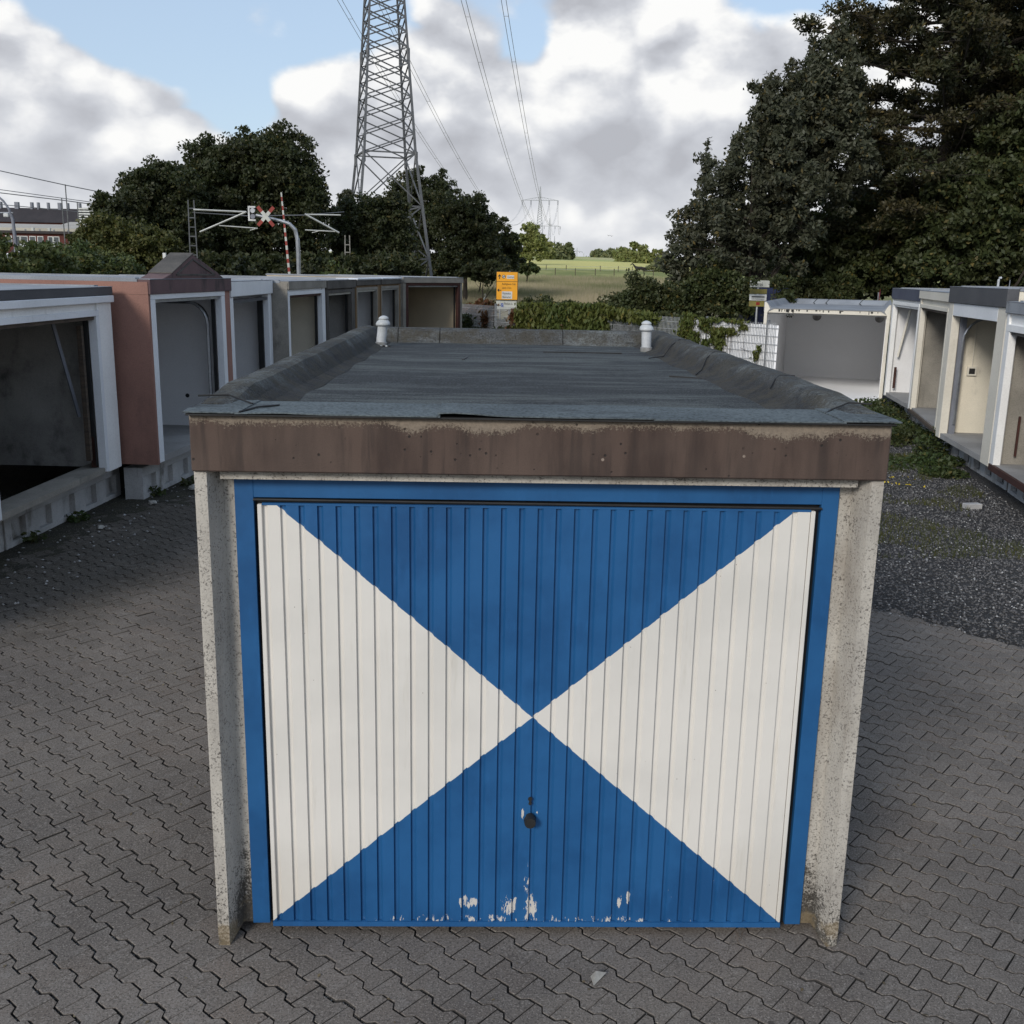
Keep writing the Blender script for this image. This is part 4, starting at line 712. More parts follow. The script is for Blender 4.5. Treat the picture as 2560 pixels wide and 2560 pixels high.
g6, _ = garage((-3.46, 21.25), (-3.18, 24.0), .44, 2.88, 'garage with white roof membrane and ochre pillar, nearer of two alike', GRPL, 'in_grey', 'ochre', 'concdark', 'conc', fh=.12, top=.2, pw=.05, pr=.32, rim='membrane')
g7, _ = garage((-3.15, 24.05), (-2.87, 26.95), .44, 2.88, 'garage with white roof membrane and ochre pillar, farther of two alike', GRPL, 'in_grey', 'ochre', 'concdark', 'conc', fh=.12, top=.2, pw=.05, pr=.34, rim='membrane')
g8, w8 = garage((-2.80, 27.05), (-1.10, 29.45), .40, 2.94, 'pale garage with rust brown door frame, turned towards the camera at the far end', GRPL, 'in_brown', 'conc', 'conc', 'rust', fh=.16, top=.20, pw=.14, pr=.13, jamb=.10, rail='steel')
MB().box(0, .04, 2.2, 2.6, 0, 0.01).build('cable_stub', M['black'], g8)
beam((-5.93, 3.5), (-5.625, 6.92), .45, 'grey concrete foundation beam cut by the left frame edge', 'foundation beams under the garages', back=.0)
beam((-5.75+.14, 6.93), (-5.36, 9.9), .45, 'foundation beam with square pockets under the nearest left garage', 'foundation beams under the garages', back=.0)
beam((-4.95, 9.6), (-4.66, 12.5), .45, 'shaded foundation beam under the terracotta garage', 'foundation beams under the garages', back=.0)
for (P, Q, lb) in (((-4.55, 12.6), (-4.5, 15.5), 'foundation beam under the plain white framed left garage'), ((-4.2, 15.6), (-3.95, 18.4), 'foundation beam under the beige lined left garage'), ((-3.9, 18.5), (-3.65, 21.2), 'foundation beam under the sooty left garage'), ((-3.6, 21.3), (-3.05, 26.9), 'foundation beam under the two ochre pillared garages'), ((-2.7, 27.4), (-1.2, 29.6), 'foundation beam under the far turned garage')):
    beam(P, Q, .42, lb, 'foundation beams under the garages', back=.0)
# right row
gA, wA = garage((9.38, 20.5), (8.86, 17.6), .40, 2.94, 'white lined garage under a slate blue fascia, far end of the right row', GRPR, 'in_grey', 'white', 'blue_fascia', 'white', fh=.24, top=.33, pw=.10, pr=.10, jamb=.08, rail='white')
MB().bar((.35, .35, 2.45), (.22, .2, 1.35), .03, .05).build('door_arm', M['cream'], gA); MB().box(.2, .24, .15, .2, .6, 1.1).build('rusty_post', M['rust'], gA)
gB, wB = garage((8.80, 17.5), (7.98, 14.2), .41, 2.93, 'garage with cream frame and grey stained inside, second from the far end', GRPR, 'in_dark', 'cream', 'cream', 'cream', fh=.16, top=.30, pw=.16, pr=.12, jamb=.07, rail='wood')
for ch in gB.children:
    if ch.name.startswith('side_wall') or ch.name.startswith('rear'): ch.data.materials[0] = M['conc']
MB().box(.081, .085, .62, .92, 2.08, 2.36).build('orange_poster', M['orange'], gB)
gC, wC = garage((7.93, 14.1), (7.42, 11.0), .38, 3.04, 'cream pillared garage under a dark grey fascia, with junction box inside', GRPR, 'in_beige', 'cream', 'grey_fascia', None, fh=.27, top=.42, pw=.24, pr=.42)
MB().box(.25, wC-.43, .0, .139, 2.55, 2.765).build('lintel_board', M['white_blue'], gC, bevel=.004)
rail_curve(gC, .34, 2.52, .5, 'steel', .2, .4); MB().box(.25, .31, .14, .24, .45, 2.55).build('door_post', M['grey_trim'], gC)
MB().tube([(.092, .47, 2.6), (.092, .47, 1.66)], .012, 6).build('conduit', M['cream'], gC); MB().box(.081, .12, .39, .55, 1.50, 1.66).build('junction_box', M['cream'], gC, bevel=.004); MB().box(.1205, .124, .42, .52, 1.53, 1.63).build('junction_box_hole', M['black'], gC)
gD, wD = garage((7.38, 10.9), (6.80, 7.9), .38, 2.86, 'nearest right garage with white frame, cut off by the right frame edge', GRPR, 'conc', 'white', 'felt_light', 'white', fh=.16, top=.38, pw=.12, pr=.12, jamb=.10, rail='concdark')
MB().tube([(.15, .5, 2.1), (.19, .5, 1.7), (.16, .5, 1.4), (.2, .5, .9), (.13, .5, .6)], .006, 5).build('dangling_cable', M['black'], gD); MB().box(.12, .15, .3, .33, .6, 1.2).build('rusty_rod', M['rust'], gD)
for P, Q, lb in (((9.66, 20.4), (9.14, 17.5), 'foundation beam under the slate blue fascia garage'), ((9.1, 17.4), (8.28, 14.15), 'foundation beam under the cream framed garage'), ((8.24, 14.05), (7.75, 11.0), 'foundation beam under the dark grey fascia garage'), ((7.72, 10.9), (7.1, 7.9), 'foundation beam under the nearest right garage')):
    beam(P, Q, .38, lb, 'foundation beams under the garages', back=.0)
MB().box(.085, wB-.085, -.03, .02, .41, .47).build('wooden_sill', M['wood'], gB); MB().box(.085, wD-.085, -.03, .018, .38, .47).build('rusty_sill', M['rust'], gD)
gE, wE = garage((6.73, 22.0), (9.52, 20.94), .12, 2.375, 'open white garage facing the yard at the end of the right row', GRPR, 'in_white', 'cream', 'cream', None, fh=.10, top=.12, pw=.07, pr=.07)
for ch in gE.children:
    if ch.name.startswith('floor'): ch.data.materials[0] = M['in_white']
MB().box(.12, wE-.12, -.05, 5.5, 2.376, 2.392).build('roof_deck', M['felt_light'], gE)
for a, b in ((0, 1), (wE, -1)):
    MB().prism([(a-b*.02, 2.30), (a-b*.02, 2.545), (a+b*.03, 2.55), (a+b*.08, 2.50), (a+b*.16, 2.40), (a+b*.22, 2.3955), (a+b*.22, 2.377), (a+b*.08, 2.30)], 'y', -.055, 5.8).build('roof_edge', M['felt_light'], gE)
    MB().prism([(a-b*.005, .14), (a-b*.005, 2.53), (a+b*.03, 2.535), (a+b*.075, 2.48), (a+b*.13, 2.37), (a+b*.07, 2.28), (a+b*.07, .14)], 'y', -.07, -.0555).build('corner_post', M['cream'], gE)
MB().prism([(5.3, 2.30), (5.3, 2.40), (5.5, 2.50), (5.6, 2.53), (5.82, 2.53), (5.82, 2.30)], 'x', .05, wE-.05).build('roof_edge', M['felt_light'], gE)
for x in (.9, 1.25, 2.2): MB().tube([(x, 5.05, 2.396), (x-.06, 5.35, 2.43), (x+.02, 5.58, 2.535)], .012, 4).build('felt_joint', M['black'], gE)
MB().tube([(.95, 5.69, 2.02), (.95, 5.735, 2.02)], .13, 20).build('vent_hole', M['in_dark'], gE); MB().tube([(wE-.25, 5.69, 2.02), (wE-.25, 5.735, 2.02)], .13, 20).build('vent_hole', M['in_dark'], gE)
for i in range(26):
    x = rng.uniform(.1, wE-.1); hh = rng.uniform(.01, .07); MB().box(x, x+rng.uniform(.01, .05), -.034, -.0305, 2.37-.012-hh, 2.365).build('tar_run', M['black'], gE)
vp = at(2494, 722, 20); v_ = empty('vent_pipe', (vp[0], vp[1], 3.02), label='thin white vent pipe with bent top on the dark grey fascia garage roof', cat='pipe')
MB().tube([(0, 0, 0), (0, 0, .16), (.01, 0, .19), (.05, 0, .195)], .022, 8).build('pipe', M['plastic_white'], v_); MB().tube([(.22, 0, 0), (.22, 0, .16)], .008, 4).build('rod', M['steel'], v_)
cb = MB().box(-.12, .12, -.06, .06, 0, .08).build('concrete_block', M['found'], bevel=.006); cb.location = (6.62, 9.7, .01); cb.rotation_euler = (0, 0, .15); tag(cb, 'loose grey concrete block on the gravel by the right foundation', 'block')

# ------------------------------------------------------------------ gravel stones, litter, weeds
def stones(name, X, Y, Z, size, mat, kind='stuff'):
    n = len(X); base = np.array([(1, 0, 0), (-1, 0, 0), (0, 1, 0), (0, -1, 0), (0, 0, .7), (0, 0, -.7)], float); fc = np.array([(0, 2, 4), (2, 1, 4), (1, 3, 4), (3, 0, 4), (2, 0, 5), (1, 2, 5), (3, 1, 5), (0, 3, 5)])
    a = rng.uniform(0, 6.3, n); s = size*rng.uniform(.5, 1.5, (n, 3)); b = base[None]*s[:, None]*rng.uniform(.7, 1.2, (n, 6, 1)); ca, sa = np.cos(a)[:, None], np.sin(a)[:, None]
    V = np.stack([b[..., 0]*ca-b[..., 1]*sa+X[:, None], b[..., 0]*sa+b[..., 1]*ca+Y[:, None], b[..., 2]+Z[:, None]], 2).reshape(-1, 3); F = (fc[None]+np.arange(n)[:, None, None]*6).reshape(-1, 3)
    return tag(mesh_np(name, V, F, mat), kind=kind)
def rnd_gravel(n, y1=16, y0=1.5):
    y = y0+(rng.uniform(0, 1, n)**1.35)*(y1-y0); x = rng.uniform(1.5, 8.5, n); k = (y > GX(x)-.05+rng.normal(0, .12, n)) & (x < 5.2+.21*y); return x[k], y[k]
x, y = rnd_gravel(60000); stones('gravel_stones', x, y, gfn(x, y)+.003, .018, M['stone'])
x, y = rnd_gravel(3800); stones('pale_gravel_stones', x, y, gfn(x, y)+.010, .014, M['stone_w'])
def grit():                                   # bright grit lying in the wavy joints
    X, Y = [], []
    for (_, px_, py_) in cells[:900]:
        m = 24; t = rng.uniform(-.5, .5, m); ww = np.where(np.abs(t)*2 < .34, -1, np.where(np.abs(t)*2 > .66, 1, -1+2*(np.abs(t)*2-.34)/.32)); v = PW/2+.0135*ww+rng.normal(0, .003, m)
        X.append(px_+U[0]*t*PL+Vv[0]*v); Y.append(py_+U[1]*t*PL+Vv[1]*v)
    X = np.concatenate(X); Y = np.concatenate(Y); k = vnoise(X, Y, 1.3, 6)+vnoise(X, Y, 9, 7)*.5 > .62; X, Y = X[k], Y[k]; h_ = len(X)//3
    stones('joint_grit', X[h_:], Y[h_:], np.full(len(X)-h_, -.0150), .0028, M['soil']); stones('pale_joint_grit', X[:h_], Y[:h_], np.full(h_, -.011), .0022, M['stone_w'])
grit()
x = rng.uniform(-5.5, -3, 420); y = rng.uniform(4, 13, 420); k = x < np.interp(y, [4, 9, 13], [-4.6, -4.0, -2.6]); stones('pale_litter', x[k], y[k], np.full(k.sum(), .012), .017, M['stone_w'])
def tuft(x, y, n, r, hgt, mat, name, ls, label, cat='weed', group=None, z=0.):
    root = empty(name, (x, y, z), label=label, cat=cat, group=group); th = rng.uniform(0, 6.28, n); rr = r*rng.uniform(0, 1, n)**.5; hh = hgt*rng.uniform(.1, 1, n)*(1-.5*rr/r)
    C = np.stack([rr*np.cos(th), rr*np.sin(th), hh], 1); leaf_mesh('leaves', C, ls, mat, root, up_bias=.6, elong=1.7); st = MB()
    for i in range(0, n, max(1, n//14)): st.tube([(C[i][0]*.3, C[i][1]*.3, 0), tuple(C[i])], [.004, .002], 3, False)
    st.build('stems', M['weed'], root); return root
WG = 'weeds along the right garages'
for i, (x, y, n, r, hh, lb) in enumerate([(9.0, 20.0, 1500, .75, .45, 'leafy weeds in front of the open white garage'), (8.6, 18.7, 1500, .7, .45, 'leafy weeds below the slate blue fascia garage'), (8.0, 17.8, 900, .8, .25, 'low weeds beside the felt corner of the central roof'),
    (8.3, 16.9, 1100, .55, .4, 'weeds below the cream framed garage, farther clump'), (8.1, 15.7, 1100, .55, .4, 'weeds below the cream framed garage, nearer clump'), (7.95, 14.25, 520, .32, .55, 'large leafed weed at the foot of the cream pillar'), (7.6, 13.3, 900, .5, .22, 'low weeds under the dark grey fascia garage'),
    (6.6, 13.4, 1500, .9, .10, 'flowering low weed carpet in the dark gravel'), (7.3, 12.2, 700, .4, .16, 'reddish weed patch near the second pillar of the dark grey fascia garage'), (7.2, 15.6, 1200, .8, .14, 'flat weed carpet farther up the gravel strip')]):
    t_ = tuft(x, y, n, r, hh, M['weed'], 'weed_patch', .05, lb, 'weed', WG)
fl = tuft(6.2, 11.5, 26, .5, .14, M['bloom'], 'dandelion_flowers', .03, 'scattered yellow dandelion flowers in the gravel', 'flower')
for x, y, lb in ((-5.36, 8.35, 'small broad leafed weed against the left foundation beam, third pocket'), (-5.5, 7.35, 'small withered weed against the left foundation beam'), (-4.9, 9.9, 'crumpled weed below the terracotta garage corner'), (-4.6, 10.6, 'pale weed near the litter beside the terracotta garage')):
    tuft(x, y, 60, .14, .16, M['weed'], 'small_weed', .05, lb, 'weed', 'weeds along the left foundation')
def ground_grass():
    n = 60000; y = rng.uniform(7, 20, n); x = rng.uniform(1.8, 8.4, n); k = (fbm(x, y, 1.1, 21) > .49-.016*(y-7)) & (x < 5.1+.2*y); x, y = x[k], y[k]; n = len(x); z = gfn(x, y); hh = rng.uniform(.02, .075, n); w = .004
    V = np.stack([np.stack([x-w, y, z], 1), np.stack([x+w, y, z], 1), np.stack([x+rng.normal(0, .02, n), y+rng.normal(0, .02, n), z+hh], 1)], 1).reshape(-1, 3); tag(mesh_np('gravel_grass', V, np.arange(n*3).reshape(n, 3), M['leaf_olive']), kind='stuff')
ground_grass()
for i, (x, y, s, lb) in enumerate([(-4.45, 10.3, .09, 'crumpled pale litter beside the left foundation, nearest the central garage'), (-4.95, 8.0, .05, 'small white scrap lying on the moss at left'), (-4.75, 9.35, .06, 'folded pale scrap on the moss below the terracotta wall')]):
    r2 = np.random.default_rng(i); mb = MB().lathe([(s*.3, 0), (s, s*.1), (s*.8, s*.5), (s*.3, s*.7)], 7); mb.V = [tuple(np.array(v)+r2.normal(0, s*.12, 3)) for v in mb.V]; o = mb.build('litter', M['shell']); o.location = (x, y, .01); tag(o, lb, 'litter', 'litter on the moss')

def leaf_litter():
    n = 260; x = np.concatenate([rng.uniform(-4.5, -1.6, n), rng.uniform(1.6, 4.4, n//2), rng.uniform(-2.5, 2.5, n//5)]); y = np.concatenate([rng.uniform(-1.2, 9, n), rng.uniform(-1, 4.2, n//2), rng.uniform(-1.4, -.1, n//5)])
    tag(leaf_mesh('leaf_litter', np.stack([x, y, np.full(len(x), .004)], 1), .016, M['leaf_litter'], up_bias=4), kind='stuff')
leaf_litter()
# ------------------------------------------------------------------ fence, creeper, signs
F0, F1 = np.array([-1.45, 33.0]), np.array([6.95, 21.45]); fl_ = np.linalg.norm(F1-F0); fd = (F1-F0)/fl_
fence = empty('mesh_fence', (F0[0], F0[1], 0), math.atan2(fd[1], fd[0]), label='grey double rod mesh fence between the yard and the road, partly overgrown', cat='fence'); nseg = 6; sw = fl_/nseg
for k in range(nseg):
    mb = MB(); a = k*sw; 
    for i in range(int(sw/.05)): mb.box(a+i*.05, a+i*.05+.010, -.005, .005, .05, 2.03)
    for j in range(10): mb.box(a, a+sw, -.011, -.004, .1+j*.2, .108+j*.2); mb.box(a, a+sw, .004, .011, .1+j*.2, .108+j*.2)
    mb.build('mesh_panel', M['fence'], fence)
for k in range(nseg+1):
    if k == nseg: x_ = fl_-.35
    else: x_ = k*sw
    MB().box(x_-.03, x_+.03, .015, .075, 0, 2.10).build('post', M['steel'], fence)
def Fp(px, py):
    """point on the fence plane for a sight line"""
    r = ray(px, py); nrm = np.array([-fd[1], fd[0], 0]); t = ((np.array([*F0, 0])-CAM)@nrm)/(r@nrm); return CAM+r*t
def fx(px, py): p = Fp(px, py); return (p[:2]-F0)@fd, p[2]
sx0 = fx(1712, 800)[0]; mb = MB(); V = []; n = 90
for i in range(n+1):
    t = sx0+(fl_-.02-sx0)*i/n; V += [(t, .030+.010*math.sin(i*1.9), .12), (t, .030+.010*math.sin(i*1.9+.4), 1.98+.01*math.sin(i*.7))]
mb.add(V, [(2*i, 2*i+2, 2*i+3, 2*i+1) for i in range(n)]).build('privacy_sheet', M['in_white'], fence)
def creeper(name, label, spec, n, mat, ls=.085, hang=.12):
    C = []; w_ = np.array([r_*rz_ for (_, _, r_, rz_) in spec], float); w_ /= w_.sum()
    for (px, py, rx, rz), m in zip(spec, (w_*n).astype(int)):
        s, z = fx(px, py); k = 26/FPX; u = rng.normal(0, .5, m)*rx*k; v = np.clip(rng.normal(0, .55, m), -1.1, 1.)*rz*k; q = F0[None]+fd[None]*(s+u)[:, None]; dep = np.abs(rng.normal(0, hang, m)); nn = np.array([fd[1], -fd[0]])
        C.append(np.stack([q[:, 0]+nn[0]*dep, q[:, 1]+nn[1]*dep, z+v], 1))
    C = np.concatenate(C); c = C.mean(0); root = empty(name, (c[0], c[1], 0), label=label, cat='creeper'); o_ = np.array([c[0], c[1], 0]); d = np.tile(np.array([0, 0, -1.]), (len(C), 1))+rng.normal(0, .4, (len(C), 3))
    leaf_mesh('leaves', C-o_, ls, mat, root, elong=1.9, dirs=d); st = MB()
    for i in range(22): a, b = C[rng.integers(len(C))]-o_, C[rng.integers(len(C))]-o_; st.tube([(a[0], a[1], max(.0, a[2]-.8)), tuple(a), tuple(a*.6+b*.4)], .006, 3, False)
    st.build('stems', M['wood'], root)
creeper('creeper', 'thick green creeper covering the middle of the mesh fence', [(x, 800+(x-1300)*.03, 26, 50) for x in range(1310, 1530, 22)]+[(x, 783+(x-1530)*.13, 22, 14) for x in range(1530, 1640, 18)]+[(x, 840, 30, 30) for x in range(1300, 1520, 30)], 11000, M['leaf_ivy'], .10)
creeper('creeper', 'dark thin creeper on the left end of the mesh fence', [(1170, 810, 30, 30), (1200, 835, 35, 20), (1260, 835, 30, 20)], 1500, M['leaf_dark'], .09)
creeper('creeper', 'reddish creeper on the mesh fence below the yellow sign', [(1218, 800, 8, 28), (1290, 790, 14, 20), (1280, 830, 14, 20), (1420, 820, 10, 18)], 700, M['leaf_red'], .09)
creeper('creeper', 'bright creeper climbing over the white sheeted fence', [(1722, 800, 22, 18), (1715, 830, 20, 25), (1740, 845, 16, 14), (1765, 815, 20, 12), (1800, 830, 26, 10), (1795, 848, 24, 14), (1800, 868, 12, 18), (1765, 860, 14, 10), (1830, 830, 20, 8), (1860, 818, 12, 7), (1780, 800, 40, 4), (1840, 803, 40, 3), (1893, 890, 6, 12), (1900, 873, 6, 8)], 2600, M['leaf_ivy'], .075, .06)
def text(s, size, loc, mat, parent, squeeze=1.):
    c = bpy.data.curves.new('t', 'FONT'); c.body = s; c.size = size; c.extrude = .0015; o = bpy.data.objects.new('t', c); COL.objects.link(o); dg = bpy.context.evaluated_depsgraph_get(); me = bpy.data.meshes.new_from_object(o.evaluated_get(dg)); bpy.data.objects.remove(o)
    q = bpy.data.objects.new('lettering', me); me.materials.clear(); me.materials.append(M[mat]); COL.objects.link(q); q.parent = parent; q.location = loc; q.rotation_euler = (math.pi/2, 0, 0); q.scale = (squeeze, 1, 1); return q
def arrow(cx, cz, s, up_, parent):
    pts = [(0, .5), (.36, .08), (.24, -.04), (.09, .14), (.09, -.5), (-.09, -.5), (-.09, .14), (-.24, -.04), (-.36, .08)]; pts = [(a*s, b*s) for a, b in pts] if up_ else [(-b*s, a*s) for a, b in pts]
    MB().prism([(cx+a, cz+b) for a, b in pts], 'y', -.034, -.030).build('arrow', M['sign_black'], parent)
def quad(n, x0, x1, z0, z1, mat, parent, y0=-.030, y1=-.026): return MB().box(x0, x1, y0, y1, z0, z1).build(n, M[mat], parent)
sp = at(1268, 690, 50); sg = empty('direction_sign', (sp[0], sp[1], 0), -.02, label='yellow direction sign with black arrows and white parking panel below', cat='sign')
quad('yellow_board', -.52, .52, 1.84, 3.17, 'sign_black', sg, -.025, .0); quad('yellow_field', -.495, .495, 2.715, 3.145, 'yellow', sg, -.029, -.0252); quad('yellow_field', -.495, .495, 1.865, 2.695, 'yellow', sg, -.029, -.0252)
arrow(-.36, 2.93, .22, True, sg); arrow(-.37, 2.30, .20, False, sg); quad('name_panel', -.02, .33, 2.84, 3.0, 'sign_white', sg, -.032, -.0292); text('Zentrum', .15, (.0, -.034, 2.87), 'sign_black', sg, .62)
MB().tube([(-.16, -.034, 2.93), (-.16, -.029, 2.93)], .085, 16).build('ring_symbol', M['sign_black'], sg); MB().tube([(-.16, -.037, 2.93), (-.16, -.0345, 2.93)], .062, 16).build('symbol_ground', M['sign_white'], sg); MB().bar((-.20, -.039, 2.90), (-.12, -.039, 2.96), .003, .04).build('symbol_mark', M['sign_black'], sg)
text('Recklinghausen 15 km', .135, (-.235, -.0315, 2.55), 'sign_black', sg, .53); text('Lünen 13 km', .135, (-.235, -.0315, 2.37), 'sign_black', sg, .62)
quad('name_panel', -.24, .25, 1.90, 2.25, 'sign_white', sg, -.032, -.0292); text('Waldstadion', .14, (-.215, -.034, 2.11), 'sign_black', sg, .56); text('Allwetterbad', .14, (-.215, -.034, 1.94), 'sign_black', sg, .54)
quad('parking_panel', -.50, .46, 1.42, 1.80, 'sign_grey', sg, -.025, 0.); arrow(-.37, 1.60, .17, False, sg); quad('parking_symbol', -.28, -.16, 1.52, 1.69, 'sign_blue', sg, -.030, -.0252); text('P', .14, (-.255, -.032, 1.555), 'sign_white', sg, .9); text('Parken in', .17, (-.12, -.0275, 1.62), 'sign_black', sg, .62)
for x in (-.33, .12): MB().tube([(x, .04, 0), (x, .04, 3.15 if x < 0 else 3.2)], .038, 10).build('post', M['steel'], sg)
cn = at(1918, 760, 34); ct = empty('navy_container', (cn[0]-.6, cn[1], -.05), label='navy blue steel container half hidden by shrubs behind the fence', cat='container'); MB().box(0, 1.3, 0, 2.6, 0, 2.85).build('body', M['navy'], ct, bevel=.02)
for i in range(9): MB().box(.05+i*.14, .11+i*.14, -.03, -.001, .1, 2.75).build('rib', M['navy'], ct)
ib = at(1896, 724, 32); sb = empty('information_board', (ib[0], ib[1], 0), label='information board with white and yellow panels in front of the navy container', cat='sign')
quad('white_panel', -.28, .32, 2.84, 3.04, 'sign_grey', sb); text('i', .17, (-.25, -.032, 2.87), 'sign_black', sb); text('Frei', .17, (-.12, -.032, 2.87), 'sign_black', sb, .9); quad('yellow_panel', -.27, .26, 2.64, 2.785, 'dull_yellow', sb); quad('white_panel', -.27, .26, 2.44, 2.625, 'sign_white', sb); quad('text_line', -.2, .2, 2.53, 2.565, 'sign_black', sb, -.033, -.0305); quad('text_line', -.2, .2, 2.475, 2.49, 'sign_black', sb, -.033, -.0305)
quad('yellow_panel', -.27, .26, 2.26, 2.425, 'dull_yellow', sb); quad('symbol', -.05, .06, 2.30, 2.39, 'red', sb, -.033, -.0305); MB().tube([(0, .02, 0), (0, .02, 2.9)], .035, 8).build('post', M['steel'], sb)
np_ = at(2198, 747, 33); ns = empty('no_stopping_sign', (np_[0], np_[1], 0), 1.2, label='round no stopping sign seen edge on above the open white garage', cat='sign'); zc = np_[2]
MB().tube([(0, -.01, zc), (0, .0, zc)], .30, 24).build('sign_rim', M['red'], ns); MB().tube([(0, -.014, zc), (0, -.0105, zc)], .24, 24).build('sign_face', M['sign_blue'], ns)
for s in (-1, 1): MB().bar((-.17*s, -.017, zc-.17), (.17*s, -.017, zc+.17), .004, .05).build('cross_bar', M['red'], ns)
MB().tube([(0, .03, 0), (0, .03, zc+.2)], .03, 8).build('post', M['steel'], ns)
# electric fence posts in the meadow
ef = []
for px, py, d, hh in [(1185, 705, 60, 1.2), (1205, 690, 75, 1.2), (1214, 688, 84, 1.1), (1188, 750, 44, 1.3)]: ef.append((px, d, hh, 'left'))
for i, px in enumerate((1338, 1388, 1438, 1488, 1535, 1633)): ef.append((px, 182+i, 1.2, 'mid'))
for i, px in enumerate((1268, 1305, 1365, 1415, 1500, 1545, 1580)): ef.append((px, 215, 1.2, 'far'))
prev = {}; cnt = {}; ORD = ['first', 'second', 'third', 'fourth', 'fifth', 'sixth', 'seventh', 'eighth']
for i, (px, d, hh, row) in enumerate(ef):
    p = at(px, 690, d); z = hz(d); o = MB().tube([(0, 0, -.1), (0, 0, hh)], .03+.0002*d, 5).build('fence_post', M['tape' if row == 'left' else 'wood'], ); o.location = (p[0], p[1], z)
    cnt[row] = cnt.get(row, 0)+1; od = ORD[cnt[row]-1]+(' nearest ' if row == 'left' else ' from the left ')
    tag(o, od+{'left': 'white electric fence post near the road sign', 'mid': 'dark post of the taped paddock fence across the meadow', 'far': 'dark post of the rear paddock fence before the yellow strip'}[row], 'post', 'paddock posts, %s row' % row)
    if row in prev:
        a = prev[row]; m_ = MB().tube([a, tuple((np.array(a)+np.array([p[0], p[1], z+hh*.85]))/2-np.array([0, 0, .08])), (p[0], p[1], z+hh*.85)], .018+.00006*d, 3).build('fence_tape', M['tape']); tag(m_, 'pale fence tape ending at the '+od+{'left': 'white paddock post', 'mid': 'post of the front paddock fence', 'far': 'post of the rear paddock fence'}[row], 'fence tape', 'paddock fence tapes, %s row' % row)
    prev[row] = (p[0], p[1], z+hh*.85)
# horse
def horse():
    hp = at(1600, 690, 186); sk = [((0, 0, 1.30), .30), ((-.55, 0, 1.36), .29), ((-.85, 0, 1.45), .24), ((-1.15, 0, 1.75), .16), ((-1.35, 0, 2.0), .12), ((-1.48, 0, 2.08), .12), ((-1.70, 0, 1.92), .08), ((-1.86, 0, 1.80), .06), ((.5, 0, 1.36), .30), ((.85, 0, 1.32), .22), ((1.0, 0, 1.1), .06), ((1.05, 0, .6), .05)]
    ed = [(0, 1), (1, 2), (2, 3), (3, 4), (4, 5), (5, 6), (6, 7), (0, 8), (8, 9), (9, 10), (10, 11)]
    for sx, par, ys in ((-.6, 1, (-.16, .16)), (.72, 8, (-.16, .16))):
        for y_ in ys:
            k = len(sk); f = .08 if y_ > 0 else -.1; sk += [((sx, y_, 1.0), .14), ((sx+f*.5-(.06 if sx > 0 else 0), y_, .62), .075), ((sx+f+(.06 if sx > 0 else 0), y_, .3), .05), ((sx+f-.03, y_, .03), .06)]; ed += [(par, k), (k, k+1), (k+1, k+2), (k+2, k+3)]
    return sk, hp
def horse_build():
    sk, hp = horse()
    me = bpy.data.meshes.new('horse'); bm = bmesh.new(); L_ = bm.verts.layers.skin.verify(); vs = [bm.verts.new(a) for a, _ in sk]
    ed = [(0, 1), (1, 2), (2, 3), (3, 4), (4, 5), (5, 6), (6, 7), (0, 8), (8, 9), (9, 10), (10, 11)]+[(1, 12), (12, 13), (13, 14), (14, 15), (1, 16), (16, 17), (17, 18), (18, 19), (8, 20), (20, 21), (21, 22), (22, 23), (8, 24), (24, 25), (25, 26), (26, 27)]
    for a, b in ed: bm.edges.new((vs[a], vs[b]))
    for v, (_, r) in zip(vs, sk): v[L_].radius = (r, r); v[L_].use_root = False
    vs[0][L_].use_root = True; bm.to_mesh(me); bm.free(); o = bpy.data.objects.new('horse', me); COL.objects.link(o); o.modifiers.new('skin', 'SKIN'); s = o.modifiers.new('sub', 'SUBSURF'); s.levels = 1; s.render_levels = 1
    dg = bpy.context.evaluated_depsgraph_get(); m2 = bpy.data.meshes.new_from_object(o.evaluated_get(dg)); o.modifiers.clear(); o.data = m2; m2.materials.clear(); m2.materials.append(M['horse']); o.location = (hp[0], hp[1], hz(186)+.05); o.rotation_euler = (0, 0, .1)
    tag(o, 'dark horse standing sideways in the meadow with its head raised to the left', 'horse')
    for s_ in (-1, 1): MB().add([(-1.42, .05*s_, 2.14), (-1.36, .09*s_, 2.14), (-1.40, .08*s_, 2.30)], [(0, 1, 2)]).add([(-1.40, .05*s_, 2.13), (-1.36, .03*s_, 2.12), (-1.40, .08*s_, 2.30)], [(0, 1, 2)]).build('ear', M['horse'], o)
horse_build()
for i, (px, py) in enumerate(((1522, 589), (1529, 590))):
    p = at(px, py, 150); o = MB().add([(0, 0, 0), (-.32, .02, .12), (-.12, .12, .02), (.32, -.02, .12), (.12, .12, .02), (0, -.2, 0), (0, .25, -.02), (0, .05, -.06)], [(0, 1, 2), (0, 4, 3), (5, 2, 7), (5, 7, 4), (6, 7, 2), (6, 4, 7), (5, 0, 2), (0, 5, 4), (2, 0, 6), (6, 0, 4)]).build('bird', M['bird']); o.location = tuple(p); tag(o, ['left one of two tiny birds flying over the meadow', 'right one of two tiny birds flying over the meadow'][i], 'bird', 'birds over the meadow')

